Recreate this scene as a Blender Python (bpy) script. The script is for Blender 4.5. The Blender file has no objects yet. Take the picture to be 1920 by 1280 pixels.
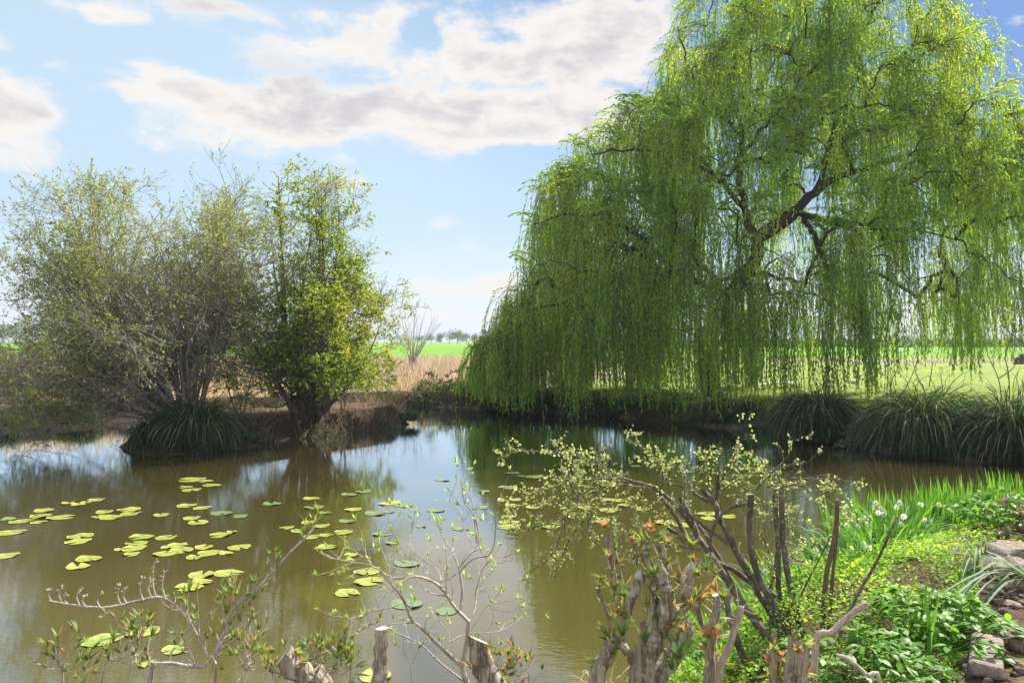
import bpy, math
import numpy as np
from mathutils import Vector
rng = np.random.default_rng(7)
PI = math.pi
# ------------------------------------------------------------------ camera
scn = bpy.context.scene
COL = scn.collection
FPX, HC = 1507.0, 2.4                     # focal length in 1920-px units, eye height over the water
cd = bpy.data.cameras.new('camera'); cam = bpy.data.objects.new('camera', cd); COL.objects.link(cam)
cd.sensor_width = 36; cd.lens = 36 * FPX / 1920; cd.clip_start = 0.05; cd.clip_end = 6000
cam.location = (0, 0, HC); cam.rotation_euler = (PI / 2, 0, 0)
scn.camera = cam
def W(px, py, d):                          # photo pixel at distance d -> world point
    return np.array([(px - 960) / FPX * d, d, HC - (py - 640) / FPX * d])
# ------------------------------------------------------------------ light
SUN_AZ, SUN_EL = math.radians(43), math.radians(45)      # azimuth measured from +Y towards +X
sd_ = bpy.data.lights.new('sun', 'SUN'); sun = bpy.data.objects.new('sun', sd_); COL.objects.link(sun)
sd_.energy = 5.0; sd_.angle = math.radians(0.53); sd_.color = (1.0, 0.95, 0.86)
sdir = Vector((math.sin(SUN_AZ) * math.cos(SUN_EL), math.cos(SUN_AZ) * math.cos(SUN_EL), math.sin(SUN_EL)))
sun.rotation_euler = (-sdir).to_track_quat('-Z', 'Y').to_euler()
sun.location = (20, 20, 30)
scn.view_settings.view_transform = 'Standard'; scn.view_settings.look = 'None'
scn.view_settings.gamma = 1; scn.view_settings.exposure = 0.9
scn.view_settings.use_curve_mapping = False
scn.cycles.max_bounces = 8; scn.cycles.transparent_max_bounces = 12
scn.cycles.diffuse_bounces = 3; scn.cycles.glossy_bounces = 3; scn.cycles.transmission_bounces = 4
scn.cycles.volume_bounces = 0
scn.cycles.caustics_reflective = False; scn.cycles.caustics_refractive = False
scn.cycles.sample_clamp_indirect = 4

class NT:                                  # small node helper
    def __init__(s, tree): s.t = tree; s.n = tree.nodes; s.l = tree.links
    def new(s, typ, **kw):
        n = s.n.new(typ)
        for k, v in kw.items(): setattr(n, k, v)
        return n
    def put(s, sock, v):
        if isinstance(v, bpy.types.NodeSocket): s.l.new(v, sock)
        elif v is not None:
            if hasattr(sock.default_value, '__len__') and len(sock.default_value) == 4 and len(v) == 3: v = (*v, 1)
            sock.default_value = v
    def math(s, op, a, b=None, c=None, clamp=False):
        n = s.new('ShaderNodeMath', operation=op, use_clamp=clamp)
        for i, v in enumerate((a, b, c)):
            if v is not None: s.put(n.inputs[i], v)
        return n.outputs[0]
    def mix(s, f, a, b, blend='MIX'):
        n = s.new('ShaderNodeMix', data_type='RGBA', blend_type=blend)
        s.put(n.inputs[0], f); s.put(n.inputs[6], a); s.put(n.inputs[7], b)
        return n.outputs[2]
    def noise(s, vec, scale, detail=4, rough=0.55, dist=0.0):
        n = s.new('ShaderNodeTexNoise'); s.put(n.inputs['Vector'], vec)
        n.inputs['Scale'].default_value = scale; n.inputs['Detail'].default_value = detail
        n.inputs['Roughness'].default_value = rough; n.inputs['Distortion'].default_value = dist
        return n.outputs['Fac']
    def ramp(s, fac, stops, interp='LINEAR'):
        n = s.new('ShaderNodeValToRGB'); s.put(n.inputs[0], fac); e = n.color_ramp.elements
        n.color_ramp.interpolation = interp
        while len(e) < len(stops): e.new(0.5)
        for i, (p, c) in enumerate(stops):
            e[i].position = p; e[i].color = (*c, 1) if len(c) == 3 else c
        return n.outputs[0]
    def smooth(s, v, a, b):
        n = s.new('ShaderNodeMapRange', interpolation_type='SMOOTHSTEP'); s.put(n.inputs[0], v)
        s.put(n.inputs[1], a); s.put(n.inputs[2], b)
        return n.outputs[0]
# ------------------------------------------------------------------ sky with clouds
world = bpy.data.worlds.new('World'); scn.world = world; world.use_nodes = True
g = NT(world.node_tree); g.n.clear()
sky = g.new('ShaderNodeTexSky', sky_type='NISHITA'); sky.sun_disc = False
sky.sun_elevation = SUN_EL; sky.sun_rotation = SUN_AZ
sky.air_density = 1.0; sky.dust_density = 1.2; sky.ozone_density = 1.5
tc = g.new('ShaderNodeTexCoord').outputs['Generated']
sx = g.new('ShaderNodeSeparateXYZ'); g.put(sx.inputs[0], tc)
X_, Y_, Z_ = sx.outputs
az = g.math('ARCTAN2', X_, Y_); el = g.math('ARCSINE', Z_)
def ang(px, py):
    u = math.atan2(px - 960, FPX); return u, math.asin((640 - py) / math.sqrt(FPX ** 2 + (px - 960) ** 2 + (640 - py) ** 2))
cv = g.new('ShaderNodeCombineXYZ'); g.put(cv.inputs[0], az); g.put(cv.inputs[1], g.math('MULTIPLY', el, 1.9)); cvo = cv.outputs[0]; g.put(cv.inputs[2], 3.1)
n1 = g.noise(cvo, 7.5, 9, 0.62, 0.3); n2 = g.noise(cvo, 15.0, 7, 0.6, 0.15); n3 = g.noise(cvo, 4.5, 3, 0.5, 0.2)
ell = [
 (330, 160, 130, 28, .45), (520, 210, 260, 52, .75), (800, 215, 200, 60, .7), (1010, 225, 190, 52, .7), (1010, 60, 190, 58, .75), (1160, 110, 110, 90, .65), (640, 40, 150, 26, .5), (560, 90, 110, 30, .5), (700, 105, 90, 30, .45), (900, 130, 200, 36, .4),
 (15, 200, 110, 46, .8), (215, 30, 110, 20, .6), (100, 118, 60, 16, .45), (400, 12, 120, 16, .4), (870, 535, 200, 26, .75), (900, 595, 260, 14, .4),
 (165, 165, 60, 60, -.55), (300, 75, 120, 24, -.4), (790, 60, 40, 30, -.35), (-400, 150, 350, 90, .5), (2500, 300, 400, 90, .4)]
acc = None
for (px, py, a, b, w) in ell:
    u0, v0 = ang(px, py)
    du = g.math('DIVIDE', g.math('SUBTRACT', az, u0), a / FPX); dv = g.math('DIVIDE', g.math('SUBTRACT', el, v0), b / FPX)
    r2 = g.math('ADD', g.math('MULTIPLY', du, du), g.math('MULTIPLY', dv, dv))
    m = g.math('MULTIPLY', g.math('EXPONENT', g.math('MULTIPLY', r2, -1.0)), w)
    acc = m if acc is None else g.math('ADD', acc, m)
field = g.math('ADD', g.math('MULTIPLY_ADD', g.math('SUBTRACT', n1, .5), 1.75, g.math('MULTIPLY', acc, .93)), g.math('MULTIPLY', g.math('SUBTRACT', n2, .5), 1.0))
high = g.math('MULTIPLY', g.smooth(el, 0.45, 0.8), 0.22)
field = g.math('ADD', field, high)
dens = g.math('MULTIPLY', g.smooth(field, 0.19, 0.62), .96)
core = g.math('MULTIPLY', g.smooth(g.math('ADD', g.math('MULTIPLY_ADD', g.math('SUBTRACT', n3, .5), 1.5, field), g.math('MULTIPLY', g.math('SUBTRACT', n2, .5), .8)), 0.50, 1.30), .62)
ccol = g.mix(core, (5.3, 5.05, 4.8), (2.6, 2.5, 2.95))
warm = g.smooth(el, 0.25, 0.02)
ccol = g.mix(warm, ccol, (5.2, 5.0, 4.85))
# clear-sky tint: paler to the left and low down, deeper high on the right
base = g.mix(1.0, sky.outputs[0], (1.0, 1.05, 1.12), 'MULTIPLY')
pale = g.smooth(g.math('SUBTRACT', g.math('MULTIPLY', az, 1.0), g.math('MULTIPLY', el, -1.2)), 0.95, 0.02)
t_ = g.mix(pale, (.42, 1.25, 3.3), (3.35, 4.35, 5.1))
t_ = g.mix(g.smooth(el, 0.16, 0.0), t_, (4.6, 5.0, 5.2))
skyc = g.mix(0.85, base, t_)
fin = g.mix(dens, skyc, ccol)
# unseen bright cloud added as fill light, overhead and behind the camera
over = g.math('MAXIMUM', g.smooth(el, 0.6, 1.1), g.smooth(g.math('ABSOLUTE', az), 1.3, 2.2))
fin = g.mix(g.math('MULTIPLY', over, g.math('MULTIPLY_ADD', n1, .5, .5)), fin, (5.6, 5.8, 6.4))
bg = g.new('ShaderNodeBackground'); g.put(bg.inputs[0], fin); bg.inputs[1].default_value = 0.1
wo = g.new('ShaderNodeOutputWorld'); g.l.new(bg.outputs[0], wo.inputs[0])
# ------------------------------------------------------------------ mesh helpers
rng = np.random.default_rng(44)
def raw(co, quads=None, tris=None, tint=None, smooth=False, name='m'):
    me = bpy.data.meshes.new(name); co = np.ascontiguousarray(co, dtype=np.float32)
    nq = 0 if quads is None else len(quads); nt = 0 if tris is None else len(tris)
    idx = np.concatenate([a.ravel() for a in (quads, tris) if a is not None]).astype(np.int32)
    me.vertices.add(len(co)); me.vertices.foreach_set('co', co.ravel())
    me.loops.add(len(idx)); me.loops.foreach_set('vertex_index', idx)
    me.polygons.add(nq + nt)
    st = np.concatenate([np.arange(nq) * 4, nq * 4 + np.arange(nt) * 3]).astype(np.int32)
    me.polygons.foreach_set('loop_start', st)
    if tint is not None:
        at = me.attributes.new('tint', 'FLOAT', 'FACE'); at.data.foreach_set('value', np.asarray(tint, dtype=np.float32))
    me.update(calc_edges=True)
    if smooth: me.shade_smooth(); me.set_sharp_from_angle(angle=math.radians(50))
    return me
def wloc(o):
    v = np.zeros(3)
    while o is not None: v = v + np.array(o.location); o = o.parent
    return v
class G:                                   # geometry bag: verts, quads, tris, per-face tint
    def __init__(s): s.v = []; s.q = []; s.t = []; s.tq = []; s.tt = []; s.n = 0
    def add(s, v, q=None, t=None, tint=0.5):
        v = np.asarray(v, float).reshape(-1, 3)
        if q is not None and len(q):
            q = np.asarray(q); s.q.append(q + s.n); s.tq.append(np.broadcast_to(tint, (len(q),)).astype(float))
        if t is not None and len(t):
            t = np.asarray(t); s.t.append(t + s.n); s.tt.append(np.broadcast_to(tint, (len(t),)).astype(float))
        s.v.append(v); s.n += len(v); return s
    def obj(s, name, mat, parent=None, loc=None, smooth=False):
        co = np.concatenate(s.v); base = np.zeros(3) if parent is None else wloc(parent)
        own = np.zeros(3) if loc is None else np.asarray(loc, float) - base
        q = np.concatenate(s.q) if s.q else None; t = np.concatenate(s.t) if s.t else None
        ti = np.concatenate(s.tq + s.tt)
        me = raw(co - base - own, q, t, ti, smooth, name)
        if mat: me.materials.append(mat)
        o = bpy.data.objects.new(name, me); COL.objects.link(o); o.location = own
        if parent is not None: o.parent = parent
        return o
def tag(o, label=None, cat=None, group=None, kind=None):
    if label: o['label'] = label
    if cat: o['category'] = cat
    if group: o['group'] = group
    if kind: o['kind'] = kind
    return o
def thing(name, loc, label, cat, group=None):
    o = bpy.data.objects.new(name, None); COL.objects.link(o); o.location = tuple(float(c) for c in loc)
    o.empty_display_size = 0.2
    return tag(o, label, cat, group)
def unit(v): return v / np.maximum(np.linalg.norm(v, axis=-1, keepdims=True), 1e-9)
def rnd(n): return unit(rng.normal(size=(n, 3)))
def tubes(bag, P, R, sides=5, cap=True, tint=0.5, lump=0.0):
    P = np.asarray(P, float); R = np.asarray(R, float)
    if P.ndim == 2: P = P[None]; R = R[None]
    N, K, _ = P.shape
    T = np.empty_like(P); T[:, 1:-1] = P[:, 2:] - P[:, :-2]; T[:, 0] = P[:, 1] - P[:, 0]; T[:, -1] = P[:, -1] - P[:, -2]
    T = unit(T); m = unit(T.mean(1))
    ref = np.where(np.abs(m[:, 2:3]) > 0.8, np.array([[1.0, 0.1, 0]]), np.array([[0, 0, 1.0]]))[:, None, :]
    U = unit(np.cross(T, np.broadcast_to(ref, T.shape))); V = np.cross(T, U)
    a = np.arange(sides) * 2 * PI / sides
    ca, sa = np.cos(a)[None, None, :, None], np.sin(a)[None, None, :, None]
    RR = R[:, :, None, None] * np.ones((1, 1, sides, 1))
    if lump:
        rg = rng.normal(size=(N, 1, sides, 1)); rg2 = np.cumsum(rng.normal(size=RR.shape) * .5, axis=1) * .5
        RR = RR * (1 + lump * np.clip(rg + rg2 + .25 * rng.normal(size=RR.shape), -2, 2))
    verts = P[:, :, None, :] + RR * (ca * U[:, :, None, :] + sa * V[:, :, None, :])
    idx = np.arange(N * K * sides).reshape(N, K, sides)
    nx = np.roll(idx, -1, axis=2)
    q = np.stack([idx[:, :-1], nx[:, :-1], nx[:, 1:], idx[:, 1:]], -1).reshape(-1, 4)
    tn = np.broadcast_to(np.asarray(tint, float).reshape(-1, 1) if np.ndim(tint) else tint, (N, (K - 1) * sides)).ravel()
    vs = verts.reshape(-1, 3)
    bag.add(vs, q, tint=tn)
    if cap:
        f = np.arange(1, sides - 1)
        e = idx[:, -1]; tr = np.stack([np.broadcast_to(e[:, :1], (N, len(f))), e[:, f], e[:, f + 1]], -1).reshape(-1, 3)
        bag.t.append(tr + bag.n - len(vs)); bag.tt.append(np.full(len(tr), 0.5))
    return bag
def ribbons(bag, P, Wd, side=None, tint=0.5):
    P = np.asarray(P, float); N, K, _ = P.shape
    T = np.empty_like(P); T[:, 1:-1] = P[:, 2:] - P[:, :-2]; T[:, 0] = P[:, 1] - P[:, 0]; T[:, -1] = P[:, -1] - P[:, -2]
    if side is None:
        side = rnd(N); side[:, 2] *= 0.2
    S = unit(side[:, None, :] - (side[:, None, :] * unit(T)).sum(-1, keepdims=True) * unit(T))
    A = P + S * Wd[..., None] / 2; B = P - S * Wd[..., None] / 2
    vs = np.stack([A, B], 2).reshape(-1, 3)
    idx = np.arange(N * K * 2).reshape(N, K, 2)
    q = np.stack([idx[:, :-1, 0], idx[:, :-1, 1], idx[:, 1:, 1], idx[:, 1:, 0]], -1).reshape(-1, 4)
    bag.add(vs, q, tint=np.repeat(np.broadcast_to(tint, (N,)), K - 1))
    return bag
def leaves(bag, C, D, L, Wd, tint=None, nrm=None, fat=0.45):
    n = len(C); D = unit(D); S = np.cross(D, rnd(n) if nrm is None else nrm); S = unit(S)
    L = np.broadcast_to(L, (n,))[:, None]; Wd = np.broadcast_to(Wd, (n,))[:, None]
    vs = np.stack([C, C + D * L * fat + S * Wd / 2, C + D * L, C + D * L * fat - S * Wd / 2], 1).reshape(-1, 3)
    q = np.arange(4 * n).reshape(n, 4)
    bag.add(vs, q, tint=rng.random(n) if tint is None else tint); return bag
def interp(P, t):                          # P (N,K,3), t (N,) in 0..1
    K = P.shape[1]; f = np.clip(t, 0, 0.9999) * (K - 1); i = f.astype(int); w = (f - i)[:, None]
    a = P[np.arange(len(P)), i]; b = P[np.arange(len(P)), i + 1]
    return a * (1 - w) + b * w, unit(b - a), i
def grow(P, R, n, t0=0.25, t1=1.0, ang=0.8, L=1.0, Lv=0.35, K=6, trop=(0, 0, 0.05), wander=0.18, rr=0.6, rmin=0.002, taper=0.35, keep_t=0.5):
    N = len(P); idx = np.repeat(np.arange(N), n); t = t0 + (t1 - t0) * rng.random(N * n)
    p, tg, i = interp(P[idx], t); rp = R[idx, i]
    per = unit(np.cross(tg, rnd(len(tg)))); a = ang * (0.7 + 0.6 * rng.random(len(t)))[:, None]
    d = unit(np.cos(a) * tg + np.sin(a) * per)
    ln = L * (1 - keep_t * t) * (1 + Lv * rng.normal(size=len(t))).clip(0.35, 1.9)
    C = np.empty((len(t), K, 3)); C[:, 0] = p; tr = np.asarray(trop, float)
    for k in range(1, K):
        d = unit(d + wander * rng.normal(size=d.shape) + tr)
        C[:, k] = C[:, k - 1] + d * (ln / (K - 1))[:, None]
    r0 = np.maximum(rp * rr * (0.7 + 0.3 * rng.random(len(t))), rmin)
    RC = r0[:, None] * np.linspace(1, taper, K)[None]
    return C, np.maximum(RC, rmin * 0.5)
def vnoise(p, scale=1.0, seed=0):          # cheap smooth pseudo-noise, -1..1
    r = np.random.default_rng(100 + seed); s = np.zeros(p.shape[:-1]); amp = 0
    for o in range(6):
        k = r.normal(size=p.shape[-1]) * scale * (1.35 ** o); ph = r.random() * 6.28; a = 0.85 ** o
        s += a * np.sin(p @ k + ph); amp += a
    return s / amp * 2
def smooth_poly(pts, K):                   # Catmull-Rom resample of a polyline
    P = np.asarray(pts, float); n = len(P)
    if n == 2: return P[0] + (P[1] - P[0]) * np.linspace(0, 1, K)[:, None]
    E = np.vstack([2 * P[0] - P[1], P, 2 * P[-1] - P[-2]])
    t = np.linspace(0, n - 1 - 1e-6, K); i = t.astype(int); f = (t - i)[:, None]
    a, b, c, d = E[i], E[i + 1], E[i + 2], E[i + 3]
    return 0.5 * (2 * b + (c - a) * f + (2 * a - 5 * b + 4 * c - d) * f ** 2 + (3 * b - a - 3 * c + d) * f ** 3)
# ------------------------------------------------------------------ materials
rng = np.random.default_rng(45)
def newmat(name):
    m = bpy.data.materials.new(name); m.use_nodes = True; t = NT(m.node_tree); t.n.clear()
    out = t.new('ShaderNodeOutputMaterial'); return m, t, out
def leafmat(name, stops, trans=0.45, gloss=0.08, rough=0.45, tcol=(1.0, 1.0, 0.55), patch=None):
    m, t, out = newmat(name)
    at = t.new('ShaderNodeAttribute', attribute_name='tint')
    c = t.ramp(at.outputs['Fac'], stops)
    geo = t.new('ShaderNodeNewGeometry')
    if patch:
        c = t.mix(t.math('MULTIPLY', t.smooth(t.noise(geo.outputs['Position'], patch[0], 2), 0.42, 0.62), patch[2]), c, patch[1])
    df = t.new('ShaderNodeBsdfDiffuse'); t.put(df.inputs[0], c)
    tr = t.new('ShaderNodeBsdfTranslucent'); t.put(tr.inputs[0], t.mix(1.0, c, tuple(2.0 * x for x in tcol), 'MULTIPLY'))
    mx = t.new('ShaderNodeMixShader'); mx.inputs[0].default_value = trans
    t.l.new(df.outputs[0], mx.inputs[1]); t.l.new(tr.outputs[0], mx.inputs[2])
    gl = t.new('ShaderNodeBsdfGlossy'); gl.inputs['Roughness'].default_value = rough + .15; gl.inputs[0].default_value = (1, 1, 1, 1)
    m2 = t.new('ShaderNodeMixShader'); m2.inputs[0].default_value = gloss * .45
    t.l.new(mx.outputs[0], m2.inputs[1]); t.l.new(gl.outputs[0], m2.inputs[2]); t.l.new(m2.outputs[0], out.inputs[0])
    return m
def barkmat(name, a, b, scale=18, rough=0.85, bump=0.5, stretch=3.0, spots=None, dist=0.01):
    m, t, out = newmat(name)
    tcn = t.new('ShaderNodeTexCoord').outputs['Object']
    mp = t.new('ShaderNodeMapping'); t.put(mp.inputs[0], tcn); mp.inputs['Scale'].default_value = (1, 1, 1 / stretch)
    v = mp.outputs[0]
    n = t.noise(v, scale, 6, 0.65); n3 = t.noise(v, scale * 4, 4, 0.6)
    c = t.mix(t.smooth(n, 0.35, 0.65), a, b)
    c = t.mix(t.math('MULTIPLY', t.smooth(n3, 0.5, 0.7), 0.45), c, tuple(min(1, x * 1.7) for x in b))
    if spots: c = t.mix(t.math('MULTIPLY', t.smooth(t.noise(tcn, spots[0], 3), 0.56, 0.66), 0.85), c, spots[1])
    bs = t.new('ShaderNodeBsdfPrincipled'); t.put(bs.inputs['Base Color'], c); bs.inputs['Roughness'].default_value = rough
    bp = t.new('ShaderNodeBump'); bp.inputs['Strength'].default_value = bump; bp.inputs['Distance'].default_value = dist
    t.put(bp.inputs['Height'], t.math('ADD', n, t.math('MULTIPLY', n3, 0.4))); t.l.new(bp.outputs[0], bs.inputs['Normal'])
    t.l.new(bs.outputs[0], out.inputs[0]); return m
def plainmat(name, a, b=None, scale=5, rough=0.8, bump=0.0, dist=0.01):
    b = b or tuple(x * 0.7 for x in a)
    return barkmat(name, a, b, scale, rough, bump, 1.0, dist=dist)
M = {}
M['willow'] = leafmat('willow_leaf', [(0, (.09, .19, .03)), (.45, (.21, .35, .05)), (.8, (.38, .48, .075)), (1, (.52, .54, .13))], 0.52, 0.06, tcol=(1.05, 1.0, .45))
M['willow_bark'] = barkmat('willow_bark', (.03, .022, .016), (.085, .065, .048), 9, bump=0.9, stretch=4, dist=.03)
M['strand'] = plainmat('willow_twig', (.12, .12, .045), (.09, .07, .035))
M['grey_leaf'] = leafmat('grey_shrub_leaf', [(0, (.12, .16, .045)), (.4, (.21, .26, .065)), (.75, (.34, .37, .09)), (1, (.50, .43, .11))], 0.45, 0.10, tcol=(1, .95, .5))
M['grey_bark'] = barkmat('grey_shrub_bark', (.15, .125, .10), (.36, .32, .28), 14, bump=.5)
M['haw_leaf'] = leafmat('hawthorn_leaf', [(0, (.08, .14, .025)), (.45, (.18, .28, .035)), (.75, (.34, .40, .06)), (1, (.46, .34, .06))], 0.5, 0.07, tcol=(1.05, 1, .35))
M['haw_bark'] = barkmat('hawthorn_bark', (.06, .05, .04), (.17, .145, .12), 14, bump=.6)
M['sedge'] = leafmat('sedge_blade', [(0, (.014, .034, .011)), (.5, (.040, .085, .022)), (.8, (.13, .21, .045)), (.88, (.16, .14, .07)), (1, (.34, .28, .17))], 0.3, 0.035, tcol=(1, 1, .5))
M['iris'] = leafmat('iris_blade', [(0, (.04, .13, .015)), (.6, (.10, .25, .03)), (1, (.19, .34, .05))], 0.45, 0.10, tcol=(1, 1, .35))
M['straw'] = leafmat('dry_reed', [(0, (.24, .17, .10)), (.5, (.42, .32, .20)), (.85, (.56, .45, .32)), (1, (.24, .28, .07))], 0.35, 0.05, tcol=(1, .9, .75))
M['straw_pink'] = leafmat('dry_reed_pinkish', [(0, (.25, .19, .14)), (.5, (.42, .33, .26)), (.85, (.56, .46, .37)), (1, (.30, .32, .10))], 0.35, 0.05, tcol=(1, .9, .8))
M['bramble'] = leafmat('bramble_leaf', [(0, (.028, .05, .018)), (.6, (.06, .10, .03)), (.86, (.10, .15, .04)), (1, (.16, .07, .04))], 0.35, 0.12)
M['cover'] = leafmat('ground_cover_leaf', [(0, (.09, .19, .02)), (.5, (.21, .38, .04)), (.85, (.38, .52, .06)), (1, (.50, .56, .14))], 0.45, 0.04, .35, tcol=(1, 1, .4))
M['broad'] = leafmat('broad_leaf', [(0, (.07, .18, .022)), (1, (.19, .38, .045))], 0.42, 0.05, .3, tcol=(1, 1, .4))
M['strap'] = leafmat('blue_green_strap_leaf', [(0, (.07, .15, .07)), (1, (.20, .30, .16))], 0.3, 0.08, .4)
M['grass'] = leafmat('grass_blade', [(0, (.12, .20, .03)), (.6, (.24, .30, .06)), (1, (.40, .38, .14))], 0.4, 0.05, tcol=(1, 1, .4))
M['bud'] = leafmat('bud_leaf', [(0, (.22, .36, .06)), (1, (.50, .58, .22))], 0.45, 0.08, tcol=(1, 1, .5))
M['spray'] = leafmat('spray_leaf', [(0, (.18, .23, .07)), (.5, (.38, .42, .16)), (1, (.62, .62, .36))], 0.4, 0.12, tcol=(1, 1, .6))
M['shoot'] = leafmat('red_green_shoot', [(0, (.08, .17, .03)), (.58, (.22, .31, .06)), (.8, (.38, .29, .10)), (.88, (.42, .17, .11)), (1, (.40, .13, .11))], 0.4, 0.10, tcol=(1.1, .95, .5))
M['budleaf2'] = leafmat('dull_shoot', [(0, (.09, .16, .03)), (.7, (.26, .34, .07)), (.88, (.34, .24, .12)), (1, (.38, .20, .12))], 0.45, 0.10)
M['stump'] = barkmat('pollard_bark', (.15, .11, .075), (.50, .41, .30), 42, bump=1.0, stretch=7, spots=(18, (.60, .55, .50)), dist=.012)
M['cut'] = plainmat('cut_wood', (.62, .53, .44), (.42, .33, .25), 40)
M['darkcut'] = plainmat('weathered_cut_wood', (.16, .12, .10), (.32, .25, .20), 50)
M['pale_twig'] = barkmat('pale_twig_bark', (.30, .24, .19), (.50, .43, .36), 30, bump=.3)
M['brown_twig'] = barkmat('brown_twig_bark', (.30, .23, .19), (.52, .44, .38), 30, bump=.3)
M['pink_twig'] = barkmat('pinkish_twig_bark', (.33, .23, .18), (.48, .36, .29), 30, bump=.3)
M['hazel'] = barkmat('dark_stem_bark', (.055, .042, .030), (.16, .125, .09), 14, rough=.75, bump=.6, stretch=2, spots=(26, (.32, .34, .20)))
M['brown_rod'] = barkmat('brown_rod_bark', (.09, .05, .03), (.18, .11, .06), 20, rough=.6, bump=.4)
M['stone'] = barkmat('garden_stone', (.17, .125, .09), (.36, .28, .215), 14, bump=.9, stretch=1, dist=.02)
M['brick'] = barkmat('edging_stone', (.20, .15, .13), (.32, .25, .21), 22, bump=.8, stretch=1, dist=.01)
M['white_petal'] = leafmat('white_petal', [(0, (.85, .85, .76)), (1, (.92, .92, .86))], 0.5, 0.04, tcol=(.52, .52, .48))
M['pink_petal'] = leafmat('pink_petal', [(0, (.25, .05, .08)), (1, (.6, .32, .36))], 0.4, 0.04, tcol=(.6, .5, .5))
M['yellow_cup'] = plainmat('flower_cup', (.75, .62, .2), (.7, .55, .15))
# pads
def padmat(name, a, b, rim):
    m, t, out = newmat(name)
    tcn = t.new('ShaderNodeTexCoord').outputs['Object']
    at = t.new('ShaderNodeAttribute', attribute_name='tint')
    gr = t.new('ShaderNodeVectorMath', operation='LENGTH'); t.put(gr.inputs[0], tcn)
    ob = t.new('ShaderNodeObjectInfo')
    c = t.mix(t.smooth(t.noise(tcn, 14, 4), .35, .65), a, b)
    c = t.mix(t.math('MULTIPLY', t.smooth(t.noise(tcn, 38, 3), .62, .70), .7), c, (.16, .11, .04))
    c = t.mix(t.math('MULTIPLY', ob.outputs['Random'], .5), c, rim)
    c = t.mix(at.outputs['Fac'], c, rim)
    bs = t.new('ShaderNodeBsdfPrincipled'); t.put(bs.inputs['Base Color'], c); bs.inputs['Roughness'].default_value = .22
    bp = t.new('ShaderNodeBump'); bp.inputs['Strength'].default_value = .35; bp.inputs['Distance'].default_value = .01
    t.put(bp.inputs['Height'], t.noise(tcn, 25, 3)); t.l.new(bp.outputs[0], bs.inputs['Normal'])
    t.l.new(bs.outputs[0], out.inputs[0]); return m
M['pad'] = padmat('lily_pad', (.17, .26, .05), (.38, .44, .11), (.52, .46, .10))
M['pad_dull'] = padmat('lily_pad_dull', (.12, .20, .08), (.18, .26, .11), (.22, .25, .06))
M['pad_sub'] = padmat('lily_pad_sunken', (.30, .28, .03), (.24, .24, .03), (.34, .20, .03))
# water
def watermat(name, murk1, murk2, clear=0.3, bumpS=0.06):
    m, t, out = newmat(name)
    pos = t.new('ShaderNodeNewGeometry').outputs['Position']
    mp = t.new('ShaderNodeMapping'); t.put(mp.inputs[0], pos); mp.inputs['Scale'].default_value = (1.0, 1.7, 1)
    big = t.smooth(t.noise(pos, .25, 3), .35, .65)
    n1 = t.noise(mp.outputs[0], 3.0, 3, .5, .3); n2 = t.noise(mp.outputs[0], 13, 2, .5)
    h = t.math('ADD', t.math('MULTIPLY', n1, .5), t.math('MULTIPLY', n2, .34))
    amp = t.math('MULTIPLY', t.math('MULTIPLY_ADD', big, .9, .25), h)
    bp = t.new('ShaderNodeBump'); bp.inputs['Strength'].default_value = bumpS; bp.inputs['Distance'].default_value = .05
    t.put(bp.inputs['Height'], amp)
    c = t.mix(t.smooth(t.noise(pos, .5, 4), .3, .7), murk1, murk2); c = t.mix(1.0, c, (.60, .57, .48), 'MULTIPLY')
    df = t.new('ShaderNodeBsdfDiffuse'); t.put(df.inputs[0], c)
    tp = t.new('ShaderNodeBsdfTransparent'); tp.inputs[0].default_value = (.85, .78, .45, 1)
    m1 = t.new('ShaderNodeMixShader'); m1.inputs[0].default_value = clear
    t.l.new(df.outputs[0], m1.inputs[1]); t.l.new(tp.outputs[0], m1.inputs[2])
    gl = t.new('ShaderNodeBsdfGlossy'); gl.inputs['Roughness'].default_value = .01; gl.inputs[0].default_value = (.86, .93, 1, 1)
    t.l.new(bp.outputs[0], gl.inputs['Normal'])
    fr = t.new('ShaderNodeFresnel'); fr.inputs[0].default_value = 1.5
    m2 = t.new('ShaderNodeMixShader'); t.l.new(t.math('MULTIPLY', fr.outputs[0], 1.8, clamp=True), m2.inputs[0])
    t.l.new(m1.outputs[0], m2.inputs[1]); t.l.new(gl.outputs[0], m2.inputs[2]); t.l.new(m2.outputs[0], out.inputs[0]); return m
M['water'] = watermat('pond_water', (.185, .155, .048), (.235, .20, .065))
M['river'] = watermat('river_water', (.16, .16, .12), (.2, .2, .15), 0.0, .15)
# ------------------------------------------------------------------ terrain
rng = np.random.default_rng(46)
POND = np.array([(-14, 3.2), (-6, 3.4), (-2, 3.6), (0.2, 4.3), (0.8, 5.4), (1.15, 6.0), (1.8, 6.6), (2.6, 7.4), (3.9, 8.3), (5.3, 9.2), (7.2, 10.2), (10, 11.2), (14, 12.2), (17, 14), (14, 15.6),
    (10.6, 15.7), (9.3, 16.1), (8.2, 17), (7.75, 18.8), (7.3, 20.8), (5.3, 23.2), (2.6, 26.4), (-0.4, 28.6), (-3.6, 29.8), (-6, 29.3), (-9, 26.5), (-13, 23.2), (-17, 21.8), (-24, 21), (-26, 12), (-20, 4)], float)
ISLE = np.array([(-8.5, 17.4), (-7.6, 17.0), (-6.5, 17.2), (-5.95, 18.5), (-5.3, 19.6), (-3.9, 21.3), (-2.95, 23.2), (-3.3, 24.6), (-5.5, 25), (-8, 23), (-9.3, 20)], float)
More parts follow.
